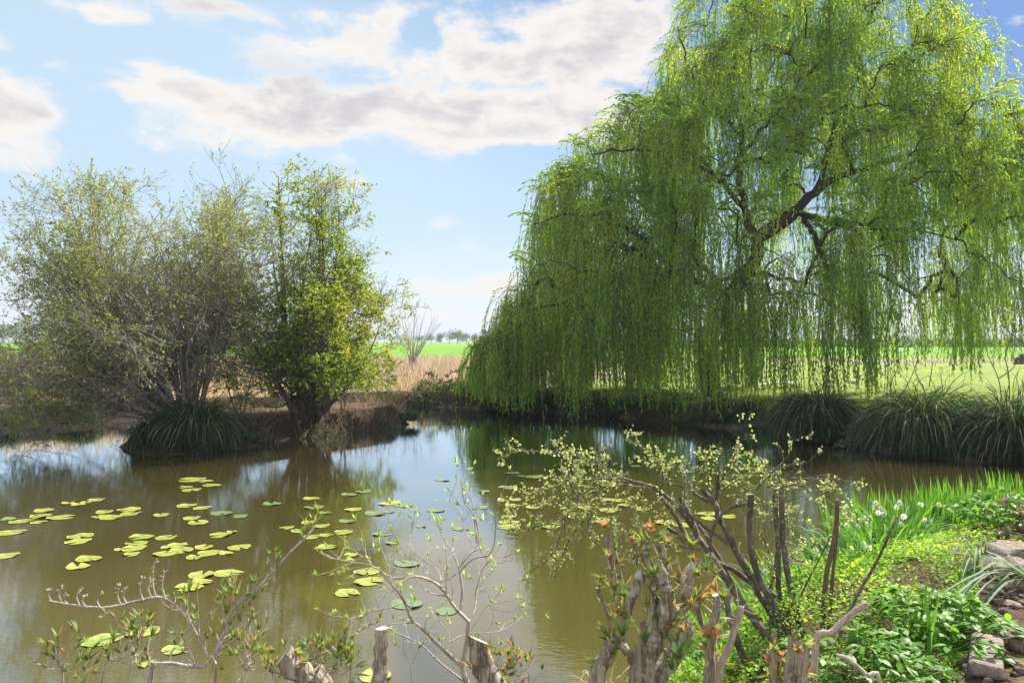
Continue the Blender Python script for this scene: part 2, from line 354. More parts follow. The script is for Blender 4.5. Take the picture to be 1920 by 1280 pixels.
def sdf(poly, x, y):                       # positive outside
    p = np.stack([x, y], -1)[..., None, :]; a = poly; b = np.roll(poly, -1, 0); e = b - a
    w = p - a; h = np.clip((w * e).sum(-1) / (e * e).sum(-1), 0, 1)
    d = np.sqrt(((w - e * h[..., None]) ** 2).sum(-1)).min(-1)
    px, py = x[..., None], y[..., None]
    c = ((a[:, 1] > py) != (b[:, 1] > py)) & (px < (b[:, 0] - a[:, 0]) * (py - a[:, 1]) / (b[:, 1] - a[:, 1] + 1e-12) + a[:, 0])
    ins = c.sum(-1) % 2 == 1
    return np.where(ins, -d, d)
def ss(x, a, b):
    t = np.clip((x - a) / (b - a), 0, 1); return t * t * (3 - 2 * t)
def height(x, y):
    x = np.asarray(x, float); y = np.asarray(y, float)
    q = np.stack([x, y], -1)
    wob = 0.14 * vnoise(q, 1.1, 3) + .05 * vnoise(q, 4.5, 4)
    s = np.minimum(sdf(POND, x, y), 99) + wob; si = -sdf(ISLE, x, y) + wob * .7
    land = np.maximum(s, si)
    near = (y < 13) & (s > 0) & (y < 10 + x * .1 + 3)
    hb = np.where(near, .75, .5); wd = np.where(near, 1.25, .45)
    hb = np.where(si > s, .52, hb); wd = np.where(si > s, .55, wd)
    z = np.where(land > 0, .02 + hb * ss(land, 0, wd), -.75 * ss(-land, -0.02, .8) + .02 * (land > -.02))
    z = z + np.where(land > .2, .03 * vnoise(q, .8, 5) + .015 * vnoise(q, 3.1, 6), 0)
    yr = y - 1.2 * np.sin(x / 17)
    riv = ss(yr, 65.2, 67) * (1 - ss(yr, 76.5, 78))
    z = z - .55 * riv * (y > 40)
    z = z + .75 * ss(yr, 78, 92)
    z = z + .45 * ss(y, 300, 700)
    return z
def H(x, y): return float(height(np.array([x]), np.array([y]))[0])
xs = np.concatenate([-np.geomspace(18, 2600, 46)[::-1], np.arange(-17.9, 17.9, .16), np.geomspace(18, 2600, 46)])
ys = np.concatenate([np.linspace(-60, 0.5, 16), np.arange(.7, 33, .16), np.linspace(33.4, 64, 40), np.arange(64.3, 80, .45), np.geomspace(80.5, 3200, 60)])
gx, gy = np.meshgrid(xs, ys); gz = height(gx, gy)
nx_, ny_ = len(xs), len(ys); idg = np.arange(nx_ * ny_).reshape(ny_, nx_)
qd = np.stack([idg[:-1, :-1], idg[:-1, 1:], idg[1:, 1:], idg[1:, :-1]], -1).reshape(-1, 4)
me = raw(np.stack([gx, gy, gz], -1).reshape(-1, 3), qd, smooth=True, name='ground')
q2 = np.stack([gx, gy], -1)
soil = np.array((.060, .044, .030)); lawn = np.array((.24, .31, .06)); straw = np.array((.40, .32, .20)); fieldc = np.array((.16, .32, .035)); mud = np.array((.16, .13, .06)); litter = np.array((.17, .115, .075))
cc = np.zeros((*gx.shape, 3)) + straw
def blend(c, m): return cc * (1 - m[..., None]) + c * m[..., None]
lawn_m = ss(gx + .6 * vnoise(q2, .35, 8) - (1.5 + (33 - gy).clip(0, 20) * .12) - ss(gy, 33, 45) * 5.5, -.8, .8) * (gy > 13)
cc = blend(lawn, lawn_m)
cc = blend(fieldc, ss(gy, 81, 86)); cc = blend(np.array((.33, .27, .13)), ss(gy, 77, 79) * (1 - ss(gy, 82, 86)) * .8)
cc = blend(fieldc, ((gx < 3) & (gy > 62)) * 1.0)
cc = blend(np.array((.36, .34, .14)), ss(vnoise(np.stack([gx * .1, gy], -1), .03, 9), .3, .9) * (gy > 100) * .5)
s_all = np.maximum(sdf(POND, gx, gy), -sdf(ISLE, gx, gy))
cc = blend(litter, (-sdf(ISLE, gx, gy) > -.3) * 1.0)
cc = blend(soil, (1 - ss(s_all, .35, .9)) * (gy < 40))
cc = blend(np.array((.13, .085, .057)), ((gy < 13.5) & (s_all > 0)) * 1.0)
gz_l = ss(gx - (2.5 + .62 * (gy - 3.95)), -.06, .06) * (gy < 4.62)
cc = blend(np.array((.28, .29, .09)), gz_l)
cc = blend(mud, (s_all < -.05) * 1.0)
ca = me.color_attributes.new('albedo', 'FLOAT_COLOR', 'POINT')
ca.data.foreach_set('color', np.concatenate([cc, np.ones((*gx.shape, 1))], -1).astype(np.float32).ravel())
m, t, out = newmat('ground_soil_and_grass')
at = t.new('ShaderNodeAttribute', attribute_name='albedo'); pos = t.new('ShaderNodeNewGeometry').outputs['Position']
na = t.noise(pos, 2.2, 8, .7); nb = t.noise(pos, .12, 4); nc = t.noise(pos, 28, 6, .75)
c = t.mix(1.0, at.outputs['Color'], t.ramp(na, [(.3, (.62, .62, .62)), (.7, (1.35, 1.35, 1.35))]), 'MULTIPLY')
c = t.mix(1.0, c, t.ramp(nc, [(.32, (.5, .5, .5)), (.68, (1.5, 1.5, 1.5))]), 'MULTIPLY')
c = t.mix(1.0, c, t.ramp(nb, [(.35, (.85, .9, .8)), (.65, (1.12, 1.08, 1.1))]), 'MULTIPLY')
bs = t.new('ShaderNodeBsdfPrincipled'); t.put(bs.inputs['Base Color'], c); bs.inputs['Roughness'].default_value = .95
bs.inputs['Specular IOR Level'].default_value = .15
bp = t.new('ShaderNodeBump'); bp.inputs['Strength'].default_value = .9; bp.inputs['Distance'].default_value = .04
t.put(bp.inputs['Height'], t.math('ADD', nc, na)); t.l.new(bp.outputs[0], bs.inputs['Normal']); t.l.new(bs.outputs[0], out.inputs[0])
me.materials.append(m); o = bpy.data.objects.new('ground', me); COL.objects.link(o); tag(o, kind='structure')
def sheet(name, pts, z, mat):
    b = G(); b.add([(x, y, z) for x, y in pts], [list(range(4))]); return tag(b.obj(name, mat), kind='structure')
sheet('pond_water', [(-30, 1.5), (19, 1.5), (19, 31.5), (-30, 31.5)], 0.0, M['water'])
sheet('river_water', [(-120, 63.0), (160, 63.0), (160, 82), (-120, 82)], .44, M['river'])
# ------------------------------------------------------------------ weeping willow
rng = np.random.default_rng(47)
def build_willow():
    base = np.array([7.0, 27.4, H(7.0, 27.4)])
    root = thing('weeping_willow', base, 'huge weeping willow with long green strands hanging over the pond edge', 'tree')
    D0 = 28.0
    prof = [(945, 660), (955, 560), (972, 450), (1000, 345), (1060, 290), (1110, 240), (1195, 190), (1225, 90), (1290, -10), (1400, -110), (1540, -150), (1660, -90), (1730, -10), (1795, 110), (1870, 200), (1950, 320), (2040, 520)]
    pxp = np.array([(a - 960) / FPX * D0 for a, b in prof]); pzp = np.array([HC - (b - 640) / FPX * D0 for a, b in prof])
    botx = [-2, 0, 5, 9.3, 9.9, 12, 15.5, 16.2, 20]; botz = [.3, .15, .1, .25, 1.3, 1.0, .9, 1.5, 3.0]
    def ztop(x, y):
        dd = 6.2 * np.sqrt(np.clip(1 - ((x - 8.6) / 11.2) ** 2, .02, 1)); s = np.clip(np.abs(y - 28.3) / dd, 0, 1)
        zt = np.interp(x, pxp, pzp); return 3.2 + (zt - 3.2) * (1 - s ** 2.4) ** .5, s
    # limbs (photo position, distance)
    def L(*a): return [W(px, py, d) for px, py, d in a]
    limbs = [([tuple(base - (0, 0, .3)), *L((1325, 660, 27.3), (1365, 560, 27.2), (1415, 490, 27.2), (1420, 440, 27.2))], .42, .27),
        (L((1420, 450, 27.2), (1398, 400, 27.3), (1385, 330, 27.5), (1392, 250, 27.8), (1370, 150, 28), (1400, 20, 28), (1420, -60, 28)), .2, .05),
        (L((1420, 450, 27.2), (1490, 400, 27.0), (1545, 345, 27.5), (1640, 310, 28), (1720, 285, 28.5), (1800, 280, 29), (1880, 300, 29)), .22, .05),
        (L((1420, 440, 27.2), (1530, 360, 28), (1560, 250, 28.6), (1600, 120, 29), (1640, 10, 29), (1680, -50, 29)), .17, .04),
        (L((1395, 390, 27.3), (1340, 330, 26.8), (1260, 290, 26.2), (1180, 280, 26), (1110, 290, 26)), .13, .03),
        (L((1388, 560, 27.3), (1290, 520, 26.4), (1180, 430, 25.8), (1080, 400, 25.6), (1000, 420, 25.6)), .15, .03),
        (L((1385, 300, 27.5), (1440, 230, 26.6), (1500, 160, 26), (1560, 90, 26), (1640, 40, 26.4)), .11, .03),
        (L((1500, 400, 27), (1600, 430, 26), (1700, 430, 25.6), (1790, 450, 25.5)), .12, .03),
        (L((1385, 250, 27.6), (1330, 190, 27.8), (1290, 120, 28), (1270, 50, 28)), .1, .03),
        (L((1375, 560, 27.5), (1300, 480, 29), (1200, 380, 31), (1120, 340, 32)), .14, .03),
        (L((1420, 440, 27.2), (1500, 380, 29), (1600, 300, 31.5), (1700, 260, 33)), .14, .03)]
    tb = G(); nodes = []; first = True; bb = G()
    for pts, r0, r1 in limbs:
        P = smooth_poly(pts, 22); R = np.linspace(r0, r1, 22) * .74
        if first: R[:4] *= np.array([1.5, 1.25, 1.1, 1.03])
        P[1:-1] += rng.normal(size=P[1:-1].shape) * .035
        tubes(tb if first else bb, P, R, 12, lump=.04); first = False
        nodes.append(P[6:] if r0 > .4 else P[2:])
    node_p = list(np.concatenate(nodes)); nlim = len(node_p)
    # cascade points
    n = 11000
    x = rng.uniform(-1.2, 20, n); y = rng.uniform(21.8, 34.8, n)
    zt, s = ztop(x, y); zb = np.interp(x, botx, botz)
    u = rng.random(n) ** .62
    lift = np.where(x > 9.6, 1.6, 2.0); z = zb + lift + (zt - zb - lift) * u
    dd = 6.2 * np.sqrt(np.clip(1 - ((x - 8.6) / 11.2) ** 2, .0, 1))
    inside = (s < 1) & (dd > 1) & (zt > zb + 1.2)
    p = np.stack([x, y, z], -1)
    hole = .6 * vnoise(p * np.array([1, .6, .8]), .8, 21) + .6 * vnoise(p * np.array([1, .7, 1.1]), 1.5, 22)
    gap = np.exp(-(((x - 8.4) / 1.0) ** 2 + ((z - 6.6) / 1.4) ** 2)) * (y < 28)
    px_, py_ = 960 + x / y * FPX, 640 - (z - HC) / y * FPX
    slender = ss(px_, 1500, 1700) * (py_ > 420) * .12
    keep = inside & (hole > -.10 + slender) & ((x < 9.6) | (rng.random(n) < .95)) & ((x > 8.5) | (rng.random(n) < .86)) & (gap < .35)
    p = p[keep]; zt = zt[keep]
    p = p[:1420]; zt = zt[:len(p)]; print('cascades', len(p))
    c0 = np.array([8.4, 27.8]); order = np.argsort(np.hypot(p[:, 0] - c0[0], p[:, 1] - c0[1]) + .25 * np.abs(p[:, 2] - 6)); p = p[order]
    parent = []; arr = np.zeros((nlim + len(p), 3)); arr[:nlim] = node_p; cnt = nlim
    for k in range(len(p)):
        d = arr[:cnt] - p[k]; dist = np.sqrt((d[:, 0] ** 2 + d[:, 1] ** 2) + (d[:, 2] * 1.2) ** 2) + .5 * np.maximum(d[:, 2], 0)
        j = int(np.argmin(dist)); parent.append(j); arr[cnt] = p[k]; cnt += 1
    w = np.ones(cnt)
    for k in range(len(p) - 1, -1, -1): w[parent[k]] += w[nlim + k]
    A = arr[np.array(parent)]; B = p; K = 7; tt = np.linspace(0, 1, K)[None, :, None]
    P = A[:, None] * (1 - tt) + B[:, None] * tt
    ln = np.linalg.norm(B - A, axis=1)
    P[:, :, 2] += (np.sin(tt[..., 0] * PI) * .13) * ln[:, None]
    P[:, 1:-1] += rng.normal(size=(len(P), K - 2, 3)) * .03 * ln[:, None, None]
    wc = w[nlim:]; wp = np.where(np.array(parent) >= nlim, w[np.array(parent)], wc * 1.3)
    r1 = .0085 * wc ** .5; r0 = np.minimum(.0085 * wp ** .5, r1 * 1.8)
    R = np.clip(r0[:, None] * (1 - tt[..., 0]) + r1[:, None] * tt[..., 0], .006, .12)
    tubes(bb, P, R, 5)
    tb.obj('trunk', M['willow_bark'], root, smooth=True)
    bb.obj('branches', M['willow_bark'], root, smooth=True)
    # strands
    NS = 14; O = np.repeat(p, NS, 0); n = len(O)
    ctr = np.array([8.4, 27.8]); out = O[:, :2] - ctr; out = out / np.maximum(np.linalg.norm(out, axis=1, keepdims=True), .5)
    hd = out * np.where(O[:, :1] < 2, .15, .45) + np.repeat(rng.normal(size=(len(p), 2)) * .6, NS, 0) + rng.normal(size=(n, 2)) * .22
    x = O[:, 0]; zb = np.interp(x, botx, botz) + .25 * np.abs(rng.normal(size=n)) + np.repeat(np.abs(rng.normal(size=len(p))) * .45, NS) * np.where(x < 9.6, .25, 1) + .3 * vnoise(O[:, :2], 2.6, 31)
    Ls = np.where(x < 9.6, np.where(O[:, 2] > 6.8, rng.uniform(1.0, 3.6, n), rng.uniform(2.2, 6.0, n)), np.where(O[:, 2] > 6.8, rng.uniform(.9, 2.9, n), rng.uniform(1.4, 4.2, n)))
    Ls = np.repeat(Ls[::NS], NS) * rng.uniform(.55, 1.05, n)
    Ls = np.minimum(Ls, O[:, 2] - zb - .1).clip(.45, None)
    win = (O[:, 1] < 29) & ((np.abs(O[:, 0] - 8.2) < .95) | ((O[:, 0] > 8.2) & (O[:, 0] < 10.2) & (np.abs(O[:, 2] - 7.6) < 1.6)))
    Ls = np.where(win & (O[:, 2] > 5.6), np.minimum(Ls, (.7 + .5 * rng.random(n)) * np.clip((O[:, 2] - 6.2) * .5, .8, 3)), Ls)
    K = 12; t = np.linspace(0, 1, K)
    S = Ls[:, None] * t[None]
    reach = (.35 + .5 * rng.random(n))[:, None] * (1 - np.exp(-S / .45))
    st = O + rng.normal(size=(n, 3)) * np.array([.13, .13, .12])
    PX = st[:, 0:1] + hd[:, 0:1] * reach + (.05 * S) * (np.repeat(rng.normal(size=(len(p), 1)), NS, 0) * .7 + rng.normal(size=(n, 1)) * .35 + .3) + .03 * np.sin(S * 2.1 + rng.random((n, 1)) * 6)
    PY = st[:, 1:2] + hd[:, 1:2] * reach + .04 * S * rng.normal(size=(n, 1)) + .03 * np.sin(S * 1.8 + rng.random((n, 1)) * 6)
    PZ = st[:, 2:3] + .22 * np.exp(-((S - .25) / .2) ** 2) - S + .15 * (1 - np.exp(-S / .3))
    sg = ((rng.random(n) < .30) & (O[:, 2] > 5.5))[:, None]          # short sprigs that shoot out and arch over
    q_ = (.35 + .65 * rng.random((n, 1))) * 1.5 / np.maximum(Ls[:, None], .5); Sg = S * np.minimum(q_, 1.2); hs = unit(hd + rng.normal(size=hd.shape) * .5)
    PX = np.where(sg, st[:, 0:1] + hs[:, 0:1] * Sg * .75, PX); PY = np.where(sg, st[:, 1:2] + hs[:, 1:2] * Sg * .75, PY); PZ = np.where(sg, st[:, 2:3] + .55 * Sg - .42 * Sg ** 2, PZ)
    P = np.stack([PX, PY, PZ], -1)
    P[:, 1:] += np.cumsum(rng.normal(size=(n, K - 1, 3)) * np.array([.022, .022, .0]), axis=1)
    sb = G(); tubes(sb, P[:, ::2], np.linspace(.0055, .0022, 6)[None] * np.ones((n, 1)), 3, cap=False)
    sb.obj('hanging_twigs', M['strand'], root)
    lb = G(); per = np.maximum((Ls * 27).astype(int), 6)
    idx = np.repeat(np.arange(n), per); tt = rng.random(len(idx)) ** .92
    C, T, _ = interp(P[idx], tt)
    d = T * 1.1 + rng.normal(size=(len(idx), 3)) * .36; d[:, 2] -= .15
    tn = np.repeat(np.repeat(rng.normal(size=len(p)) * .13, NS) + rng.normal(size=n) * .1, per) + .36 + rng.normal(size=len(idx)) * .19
    tn += .22 * ss(C[:, 0], 9, 15) + .10 * ss(C[:, 2], 8, 13) - .04 + .12 * (1 - ss(C[:, 0], 4, 9)) + .12 * vnoise(C, 1.1, 33)  # brightening put into leaf colour: tint raised on the shaded left strands
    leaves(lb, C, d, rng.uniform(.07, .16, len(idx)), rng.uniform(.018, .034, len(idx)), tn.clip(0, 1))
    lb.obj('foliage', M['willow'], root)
    print('willow leaves', len(idx))
build_willow()
# ------------------------------------------------------------------ island shrubs
rng = np.random.default_rng(48)
def shrub(name, label, base, stems, lv, leaf, mats, cat='shrub', leaf_fn=None, parts=('stems', 'twigs', 'foliage'), tri=3):
    root = thing(name, base, label, cat)
    P, R = stems; b1 = G(); tubes(b1, P, R, 8, lump=.05)
    b2 = G(); cur = (P, R); last = None; alls = []
    for i, kw in enumerate(lv):
        kw = dict(kw); bare = kw.pop('side', 4)
        cur = grow(*cur, **kw); alls.append(cur)
        tubes(b1 if i == 0 else b2, *cur, bare, cap=False)
    b1.obj(parts[0], mats[0], root, smooth=True); b2.obj(parts[1], mats[0], root)
    if leaf:
        lb = G(); PP = alls[-1][0]; n = leaf['n']; idx = np.repeat(np.arange(len(PP)), n); C, T, _ = interp(PP[idx], .15 + .85 * rng.random(len(idx)))
        keep = np.ones(len(C), bool); tn = rng.normal(size=len(C)) * .15 + .45
        if leaf_fn: keep, tn = leaf_fn(C, tn)
        C, T, tn = C[keep], T[keep], tn[keep]
        d = T + rng.normal(size=C.shape) * .9
        leaves(lb, C, d, rng.uniform(*leaf['L'], len(C)), rng.uniform(*leaf['W'], len(C)), tn.clip(0, 1), fat=.5)
        lb.obj(parts[2], mats[1], root); print(name, len(C), 'leaves')
    return root
def stemset(base, n, spread, lean, length, r, K=10, wander=.12, up=.08, rad=.5):
    a = rng.random(n) * 2 * PI; st = np.stack([base[0] + rad * np.cos(a) * rng.random(n), base[1] + rad * np.sin(a) * rng.random(n), np.full(n, base[2] - .15)], -1)
    d = np.stack([np.cos(a) * spread + lean[0], np.sin(a) * spread + lean[1], np.ones(n)], -1) + rng.normal(size=(n, 3)) * .15; d = unit(d)
    ln = rng.uniform(*length, n); P = np.empty((n, K, 3)); P[:, 0] = st
    for k in range(1, K):
        d = unit(d + wander * rng.normal(size=d.shape) + np.array([0, 0, up])); P[:, k] = P[:, k - 1] + d * (ln / (K - 1))[:, None]
    R = (rng.uniform(*r, n))[:, None] * np.linspace(1, .09, K)[None]
    return P, R
bz = np.array([-7.7, 18.9, .6])
P1, R1 = stemset(bz, 15, .36, (-.22, .0), (4.3, 5.3), (.045, .09), up=.03)
P2, R2 = stemset(bz, 13, .8, (-.7, -.05), (3.6, 5.2), (.04, .07), up=.0)
P3, R3 = stemset(bz, 6, .5, (.4, .0), (2.6, 3.6), (.03, .06), up=.05)
P4, R4 = stemset(bz, 9, .8, (-1.3, -.2), (3.2, 4.6), (.03, .05), up=-.05)
P5, R5 = stemset(bz, 8, .22, (-.1, .05), (4.1, 4.8), (.04, .07), up=.05); P1 = np.concatenate([P1, P5]); R1 = np.concatenate([R1, R5])
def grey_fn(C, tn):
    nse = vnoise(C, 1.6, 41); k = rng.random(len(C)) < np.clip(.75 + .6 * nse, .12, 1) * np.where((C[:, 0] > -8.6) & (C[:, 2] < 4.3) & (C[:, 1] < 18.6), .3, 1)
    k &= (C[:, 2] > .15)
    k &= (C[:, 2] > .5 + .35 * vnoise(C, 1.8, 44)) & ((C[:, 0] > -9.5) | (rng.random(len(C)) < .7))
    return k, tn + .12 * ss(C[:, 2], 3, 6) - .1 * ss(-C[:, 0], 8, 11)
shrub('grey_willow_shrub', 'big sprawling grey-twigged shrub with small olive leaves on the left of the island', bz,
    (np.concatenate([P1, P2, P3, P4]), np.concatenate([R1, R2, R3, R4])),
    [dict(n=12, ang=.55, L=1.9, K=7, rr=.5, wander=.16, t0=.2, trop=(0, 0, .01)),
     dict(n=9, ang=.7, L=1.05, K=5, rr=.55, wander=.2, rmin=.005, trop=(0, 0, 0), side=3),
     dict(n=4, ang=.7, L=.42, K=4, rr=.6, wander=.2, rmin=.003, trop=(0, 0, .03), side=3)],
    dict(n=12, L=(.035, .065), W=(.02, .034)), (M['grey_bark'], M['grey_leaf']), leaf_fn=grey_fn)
bh = np.array([-5.2, 21.0, .6])
P1, R1 = stemset(bh, 10, .17, (0, -.02), (4.3, 5.8), (.06, .10), up=.08, wander=.09, rad=.7)
P2, R2 = stemset(bh, 10, .8, (.35, -.15), (2.2, 3.6), (.045, .07), up=-.02, rad=.6)
P3, R3 = stemset(bh, 5, .6, (-.4, -.1), (2.6, 3.8), (.045, .07), up=.03, rad=.6)
P1[:, :, 0] = bh[0] - .15 + 1.0 * np.tanh((P1[:, :, 0] - bh[0]) / 1.0)
P2[:, :, 0] = bh[0] + np.where(P2[:, :, 0] > bh[0], 2.5 * np.tanh((P2[:, :, 0] - bh[0]) / 2.5), P2[:, :, 0] - bh[0])
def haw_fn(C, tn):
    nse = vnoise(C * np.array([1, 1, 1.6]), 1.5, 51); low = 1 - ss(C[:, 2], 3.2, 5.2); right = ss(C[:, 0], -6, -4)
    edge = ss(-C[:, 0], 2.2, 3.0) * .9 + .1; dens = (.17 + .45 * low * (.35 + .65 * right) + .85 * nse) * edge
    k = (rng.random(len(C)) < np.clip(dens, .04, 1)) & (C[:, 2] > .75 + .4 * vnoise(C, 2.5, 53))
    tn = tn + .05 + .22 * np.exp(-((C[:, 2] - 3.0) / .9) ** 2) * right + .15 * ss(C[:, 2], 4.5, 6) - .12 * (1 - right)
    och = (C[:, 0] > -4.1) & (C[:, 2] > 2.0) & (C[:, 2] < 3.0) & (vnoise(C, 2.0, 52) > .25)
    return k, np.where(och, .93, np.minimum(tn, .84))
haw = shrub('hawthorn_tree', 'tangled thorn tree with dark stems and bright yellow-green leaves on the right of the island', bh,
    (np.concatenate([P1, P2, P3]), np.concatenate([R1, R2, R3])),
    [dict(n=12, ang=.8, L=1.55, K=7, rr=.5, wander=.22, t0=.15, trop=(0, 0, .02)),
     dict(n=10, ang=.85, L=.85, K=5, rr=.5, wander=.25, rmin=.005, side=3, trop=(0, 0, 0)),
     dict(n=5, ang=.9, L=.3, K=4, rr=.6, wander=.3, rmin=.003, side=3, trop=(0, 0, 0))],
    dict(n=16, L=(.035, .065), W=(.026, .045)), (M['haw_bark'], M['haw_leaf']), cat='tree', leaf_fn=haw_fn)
# olive clump of growth on the topmost shoot
c0 = W(522, 325, 20.7); b = G(); S0 = smooth_poly([W(535, 560, 20.9), W(527, 450, 20.8), c0 + (0, 0, -.1)], 10); tubes(b, S0, np.linspace(.035, .012, 10), 6)
tw = grow(S0[None], np.full((1, 10), .02), 22, t0=.55, ang=1.3, L=.8, K=7, rmin=.004, keep_t=.1, wander=.35); tubes(b, *tw, 3)
b.obj('top_shoot', M['haw_bark'], haw); lb = G(); idx = np.repeat(np.arange(22), 26); C, T, _ = interp(tw[0][idx], rng.random(len(idx)))
leaves(lb, C, rnd(len(C)), .05, .03, .62 + .25 * rng.random(len(C))); lb.obj('foliage', M['haw_leaf'], haw)
# thin saplings growing between the two on the island
for i, (px, top, d, lab) in enumerate([(455, 560, 20.5, 'thin bare upright sapling on the island between the shrub and the thorn tree'), (650, 600, 21.8, 'slim twiggy sapling on the island close right of the thorn tree trunks')]):
    b_ = W(px, 700, d); b_[2] = H(b_[0], b_[1]); st = stemset(b_, 4, .25, (0, 0), (1.8, 2.8), (.015, .025), rad=.2)
    shrub('sapling', lab, b_, st, [dict(n=7, ang=.6, L=.7, K=5, rmin=.004), dict(n=4, ang=.7, L=.3, K=4, rmin=.003, side=3)], dict(n=4, L=(.03, .05), W=(.018, .03)), (M['grey_bark'], M['haw_leaf'] if i else M['grey_leaf']), cat='sapling')
# ------------------------------------------------------------------ grassy tussocks
rng = np.random.default_rng(49)
def blades(base, n, rad, L, w, spread=1.0, droop=1.3, K=8, up=.9, sx=1.0, sy=1.0, jit=.1):
    a = rng.random(n) * 2 * PI; r = np.sqrt(rng.random(n)) * rad
    st = np.stack([base[0] + r * np.cos(a) * sx, base[1] + r * np.sin(a) * sy, np.full(n, base[2])], -1)
    a2 = a + rng.normal(size=n) * .5; sp = spread * (.25 + .9 * r / max(rad, 1e-6)) * rng.uniform(.5, 1.3, n)
    d = unit(np.stack([np.cos(a2) * sp, np.sin(a2) * sp, np.full(n, up)], -1)); ln = rng.uniform(*L, n)
    P = np.empty((n, K, 3)); P[:, 0] = st; dr = droop * rng.uniform(.5, 1.4, n)
    for k in range(1, K):
        d = unit(d + rng.normal(size=d.shape) * jit * .5 + np.stack([np.zeros(n), np.zeros(n), -dr * (k / K) * .5], -1))
        P[:, k] = P[:, k - 1] + d * (ln / (K - 1))[:, None]
    Wd = rng.uniform(*w, n)[:, None] * np.array([.8] + [1] * (K - 3) + [.6, .08])[None]
    return P, Wd
def tussock(px, yb, d, wpx, top, label, n=1500, name='sedge_tussock', fl=0):
    n = int(n * 1.5)
    x = (px - 960) / FPX * d; c = np.array([x, d, .12]); hgt = HC - (top - 640) / FPX * d; rad = wpx / 2 / FPX * d
    root = thing(name, c, label, 'tussock')
    core = G()
    P, Wd = blades(c + (0, 0, hgt * .3), n, rad * .5, (hgt * .55, hgt * 1.15), (.009, .019), spread=1.0, droop=1.9, jit=.26, sy=.8)
    P[:, :, 2] = np.maximum(P[:, :, 2], .02)
    tn = rng.normal(size=n) * .18 + .42; tn = np.where(rng.random(n) < .10, .97, (tn - .12 + rng.normal() * .09).clip(0, .84))
    b = G(); ribbons(b, P, Wd, tint=tn); b.obj('blades', M['sedge'], root)
    P, Wd = blades(c, n // 2, rad * .8, (hgt * .4, hgt * .75), (.009, .018), spread=.7, droop=1.5, jit=.15)
    P[:, :, 2] = np.maximum(P[:, :, 2], .01)
    b = G(); ribbons(b, P, Wd, tint=np.where(rng.random(n // 2) < .16, .95, rng.random(n // 2) * .6)); b.obj('skirt_blades', M['sedge'], root)
    return root
tussock(1535, 800, 19.6, 100, 722, 'smaller dark sedge tussock nearest the willow on the far bank', 1500)
tussock(1735, 830, 17.3, 138, 722, 'tallest dark sedge tussock with straw blades in the middle of the far bank', 2200)
tussock(1900, 850, 16.3, 120, 735, 'dark sedge tussock at the right edge with arching dry blades', 2000)
tussock(1395, 790, 22.6, 60, 745, 'thin dry grass tuft under the willow strands at the water', 600)
tussock(1640, 830, 18.4, 50, 785, 'low green tuft filling the gap between two big far bank tussocks', 900)
tussock(370, 830, 17.7, 76, 750, 'broad grassy tussock on the island front under the grey shrub', 1500)
tussock(292, 850, 17.6, 40, 785, 'dark reedy tuft at the island left tip bent over the water', 800)
tussock(765, 800, 23.2, 40, 772, 'small green flag tuft at the right tip of the island', 200)
tussock(10, 830, 21.6, 50, 778, 'green rush tuft on the left bank at the photo edge', 400, 'rush_tuft')
tussock(150, 815, 22.4, 90, 772, 'bright green rush tuft on the bank behind the hanging grey shrub', 500, 'rush_tuft')
# long arching dead blades on the right tussock
for k, (a, bb_, c_) in enumerate([((1840, 800), (1885, 778), (1935, 800)), ((1700, 850), (1712, 805), (1745, 800)), ((1880, 875), (1905, 855), (1930, 835))]):
    pass
# ------------------------------------------------------------------ reeds, litter, bank growth (uncountable)
rng = np.random.default_rng(50)
def scatter(n, x0, x1, y0, y1, ok): 
    x = rng.uniform(x0, x1, n); y = rng.uniform(y0, y1, n); k = ok(x, y); return x[k], y[k]
def standing(name, mat, x, y, hts, w, lean=.18, K=3, tint=None):
    n = len(x); z = height(x, y); P = np.empty((n, K, 3)); h = rng.uniform(*hts, n); d = rng.normal(size=(n, 2)) * lean
    for k in range(K):
        f = k / (K - 1); P[:, k, 0] = x + d[:, 0] * h * f ** 1.5; P[:, k, 1] = y + d[:, 1] * h * f ** 1.5; P[:, k, 2] = z - .03 + h * f
    b = G(); ribbons(b, P, rng.uniform(*w, n)[:, None] * np.linspace(1, .35, K)[None], tint=rng.random(n) if tint is None else tint)
    o = b.obj(name, mat); return tag(o, kind='stuff')
x, y = scatter(42000, -40, 9, 32.5, 62, lambda x, y: (x < 1.5 + (y - 33) * .22 + .8 * np.sin(y)) & (vnoise(np.stack([x, y], -1), .5, 61) > -.55))
o = standing('dry_reed_bed', M['straw_pink'], x, y, (.4, 1.1), (.02, .05)); o['label'] = 'pinkish dry reeds standing in the rough ground beyond the pond'; o['category'] = 'reeds'
x, y = scatter(26000, -28, -3, 21.5, 34, lambda x, y: (sdf(POND, x, y) > .35) & (rng.random(len(x)) < .75))
o = standing('dry_grass_litter', M['straw'], x, y, (.15, .6), (.015, .035), .6, tint=rng.random(len(x)) ** .8); tag(o, 'straw coloured dead grass on the bank behind the island', 'dry grass')
x, y = scatter(9000, -11, -2, 16, 26, lambda x, y: (sdf(ISLE, x, y) < .02) & (sdf(ISLE, x, y) > -1.2) & (vnoise(np.stack([x, y], -1), 2.2, 62) > -.25))
o = standing('island_edge_stems', M['straw'], x, y, (.08, .5), (.006, .018), .55, tint=(rng.random(len(x)) * .5)); tag(o, 'dead brown stems fringing the island edge', 'dry stems')
x, y = scatter(30000, -5, 9, 19, 32, lambda x, y: (sdf(POND, x, y) > -.02) & (sdf(POND, x, y) < .6))
o = standing('bank_edge_grass', M['sedge'], x, y, (.1, .5), (.01, .022), .7); tag(o, 'ragged dark grass along the far pond bank', 'grass')
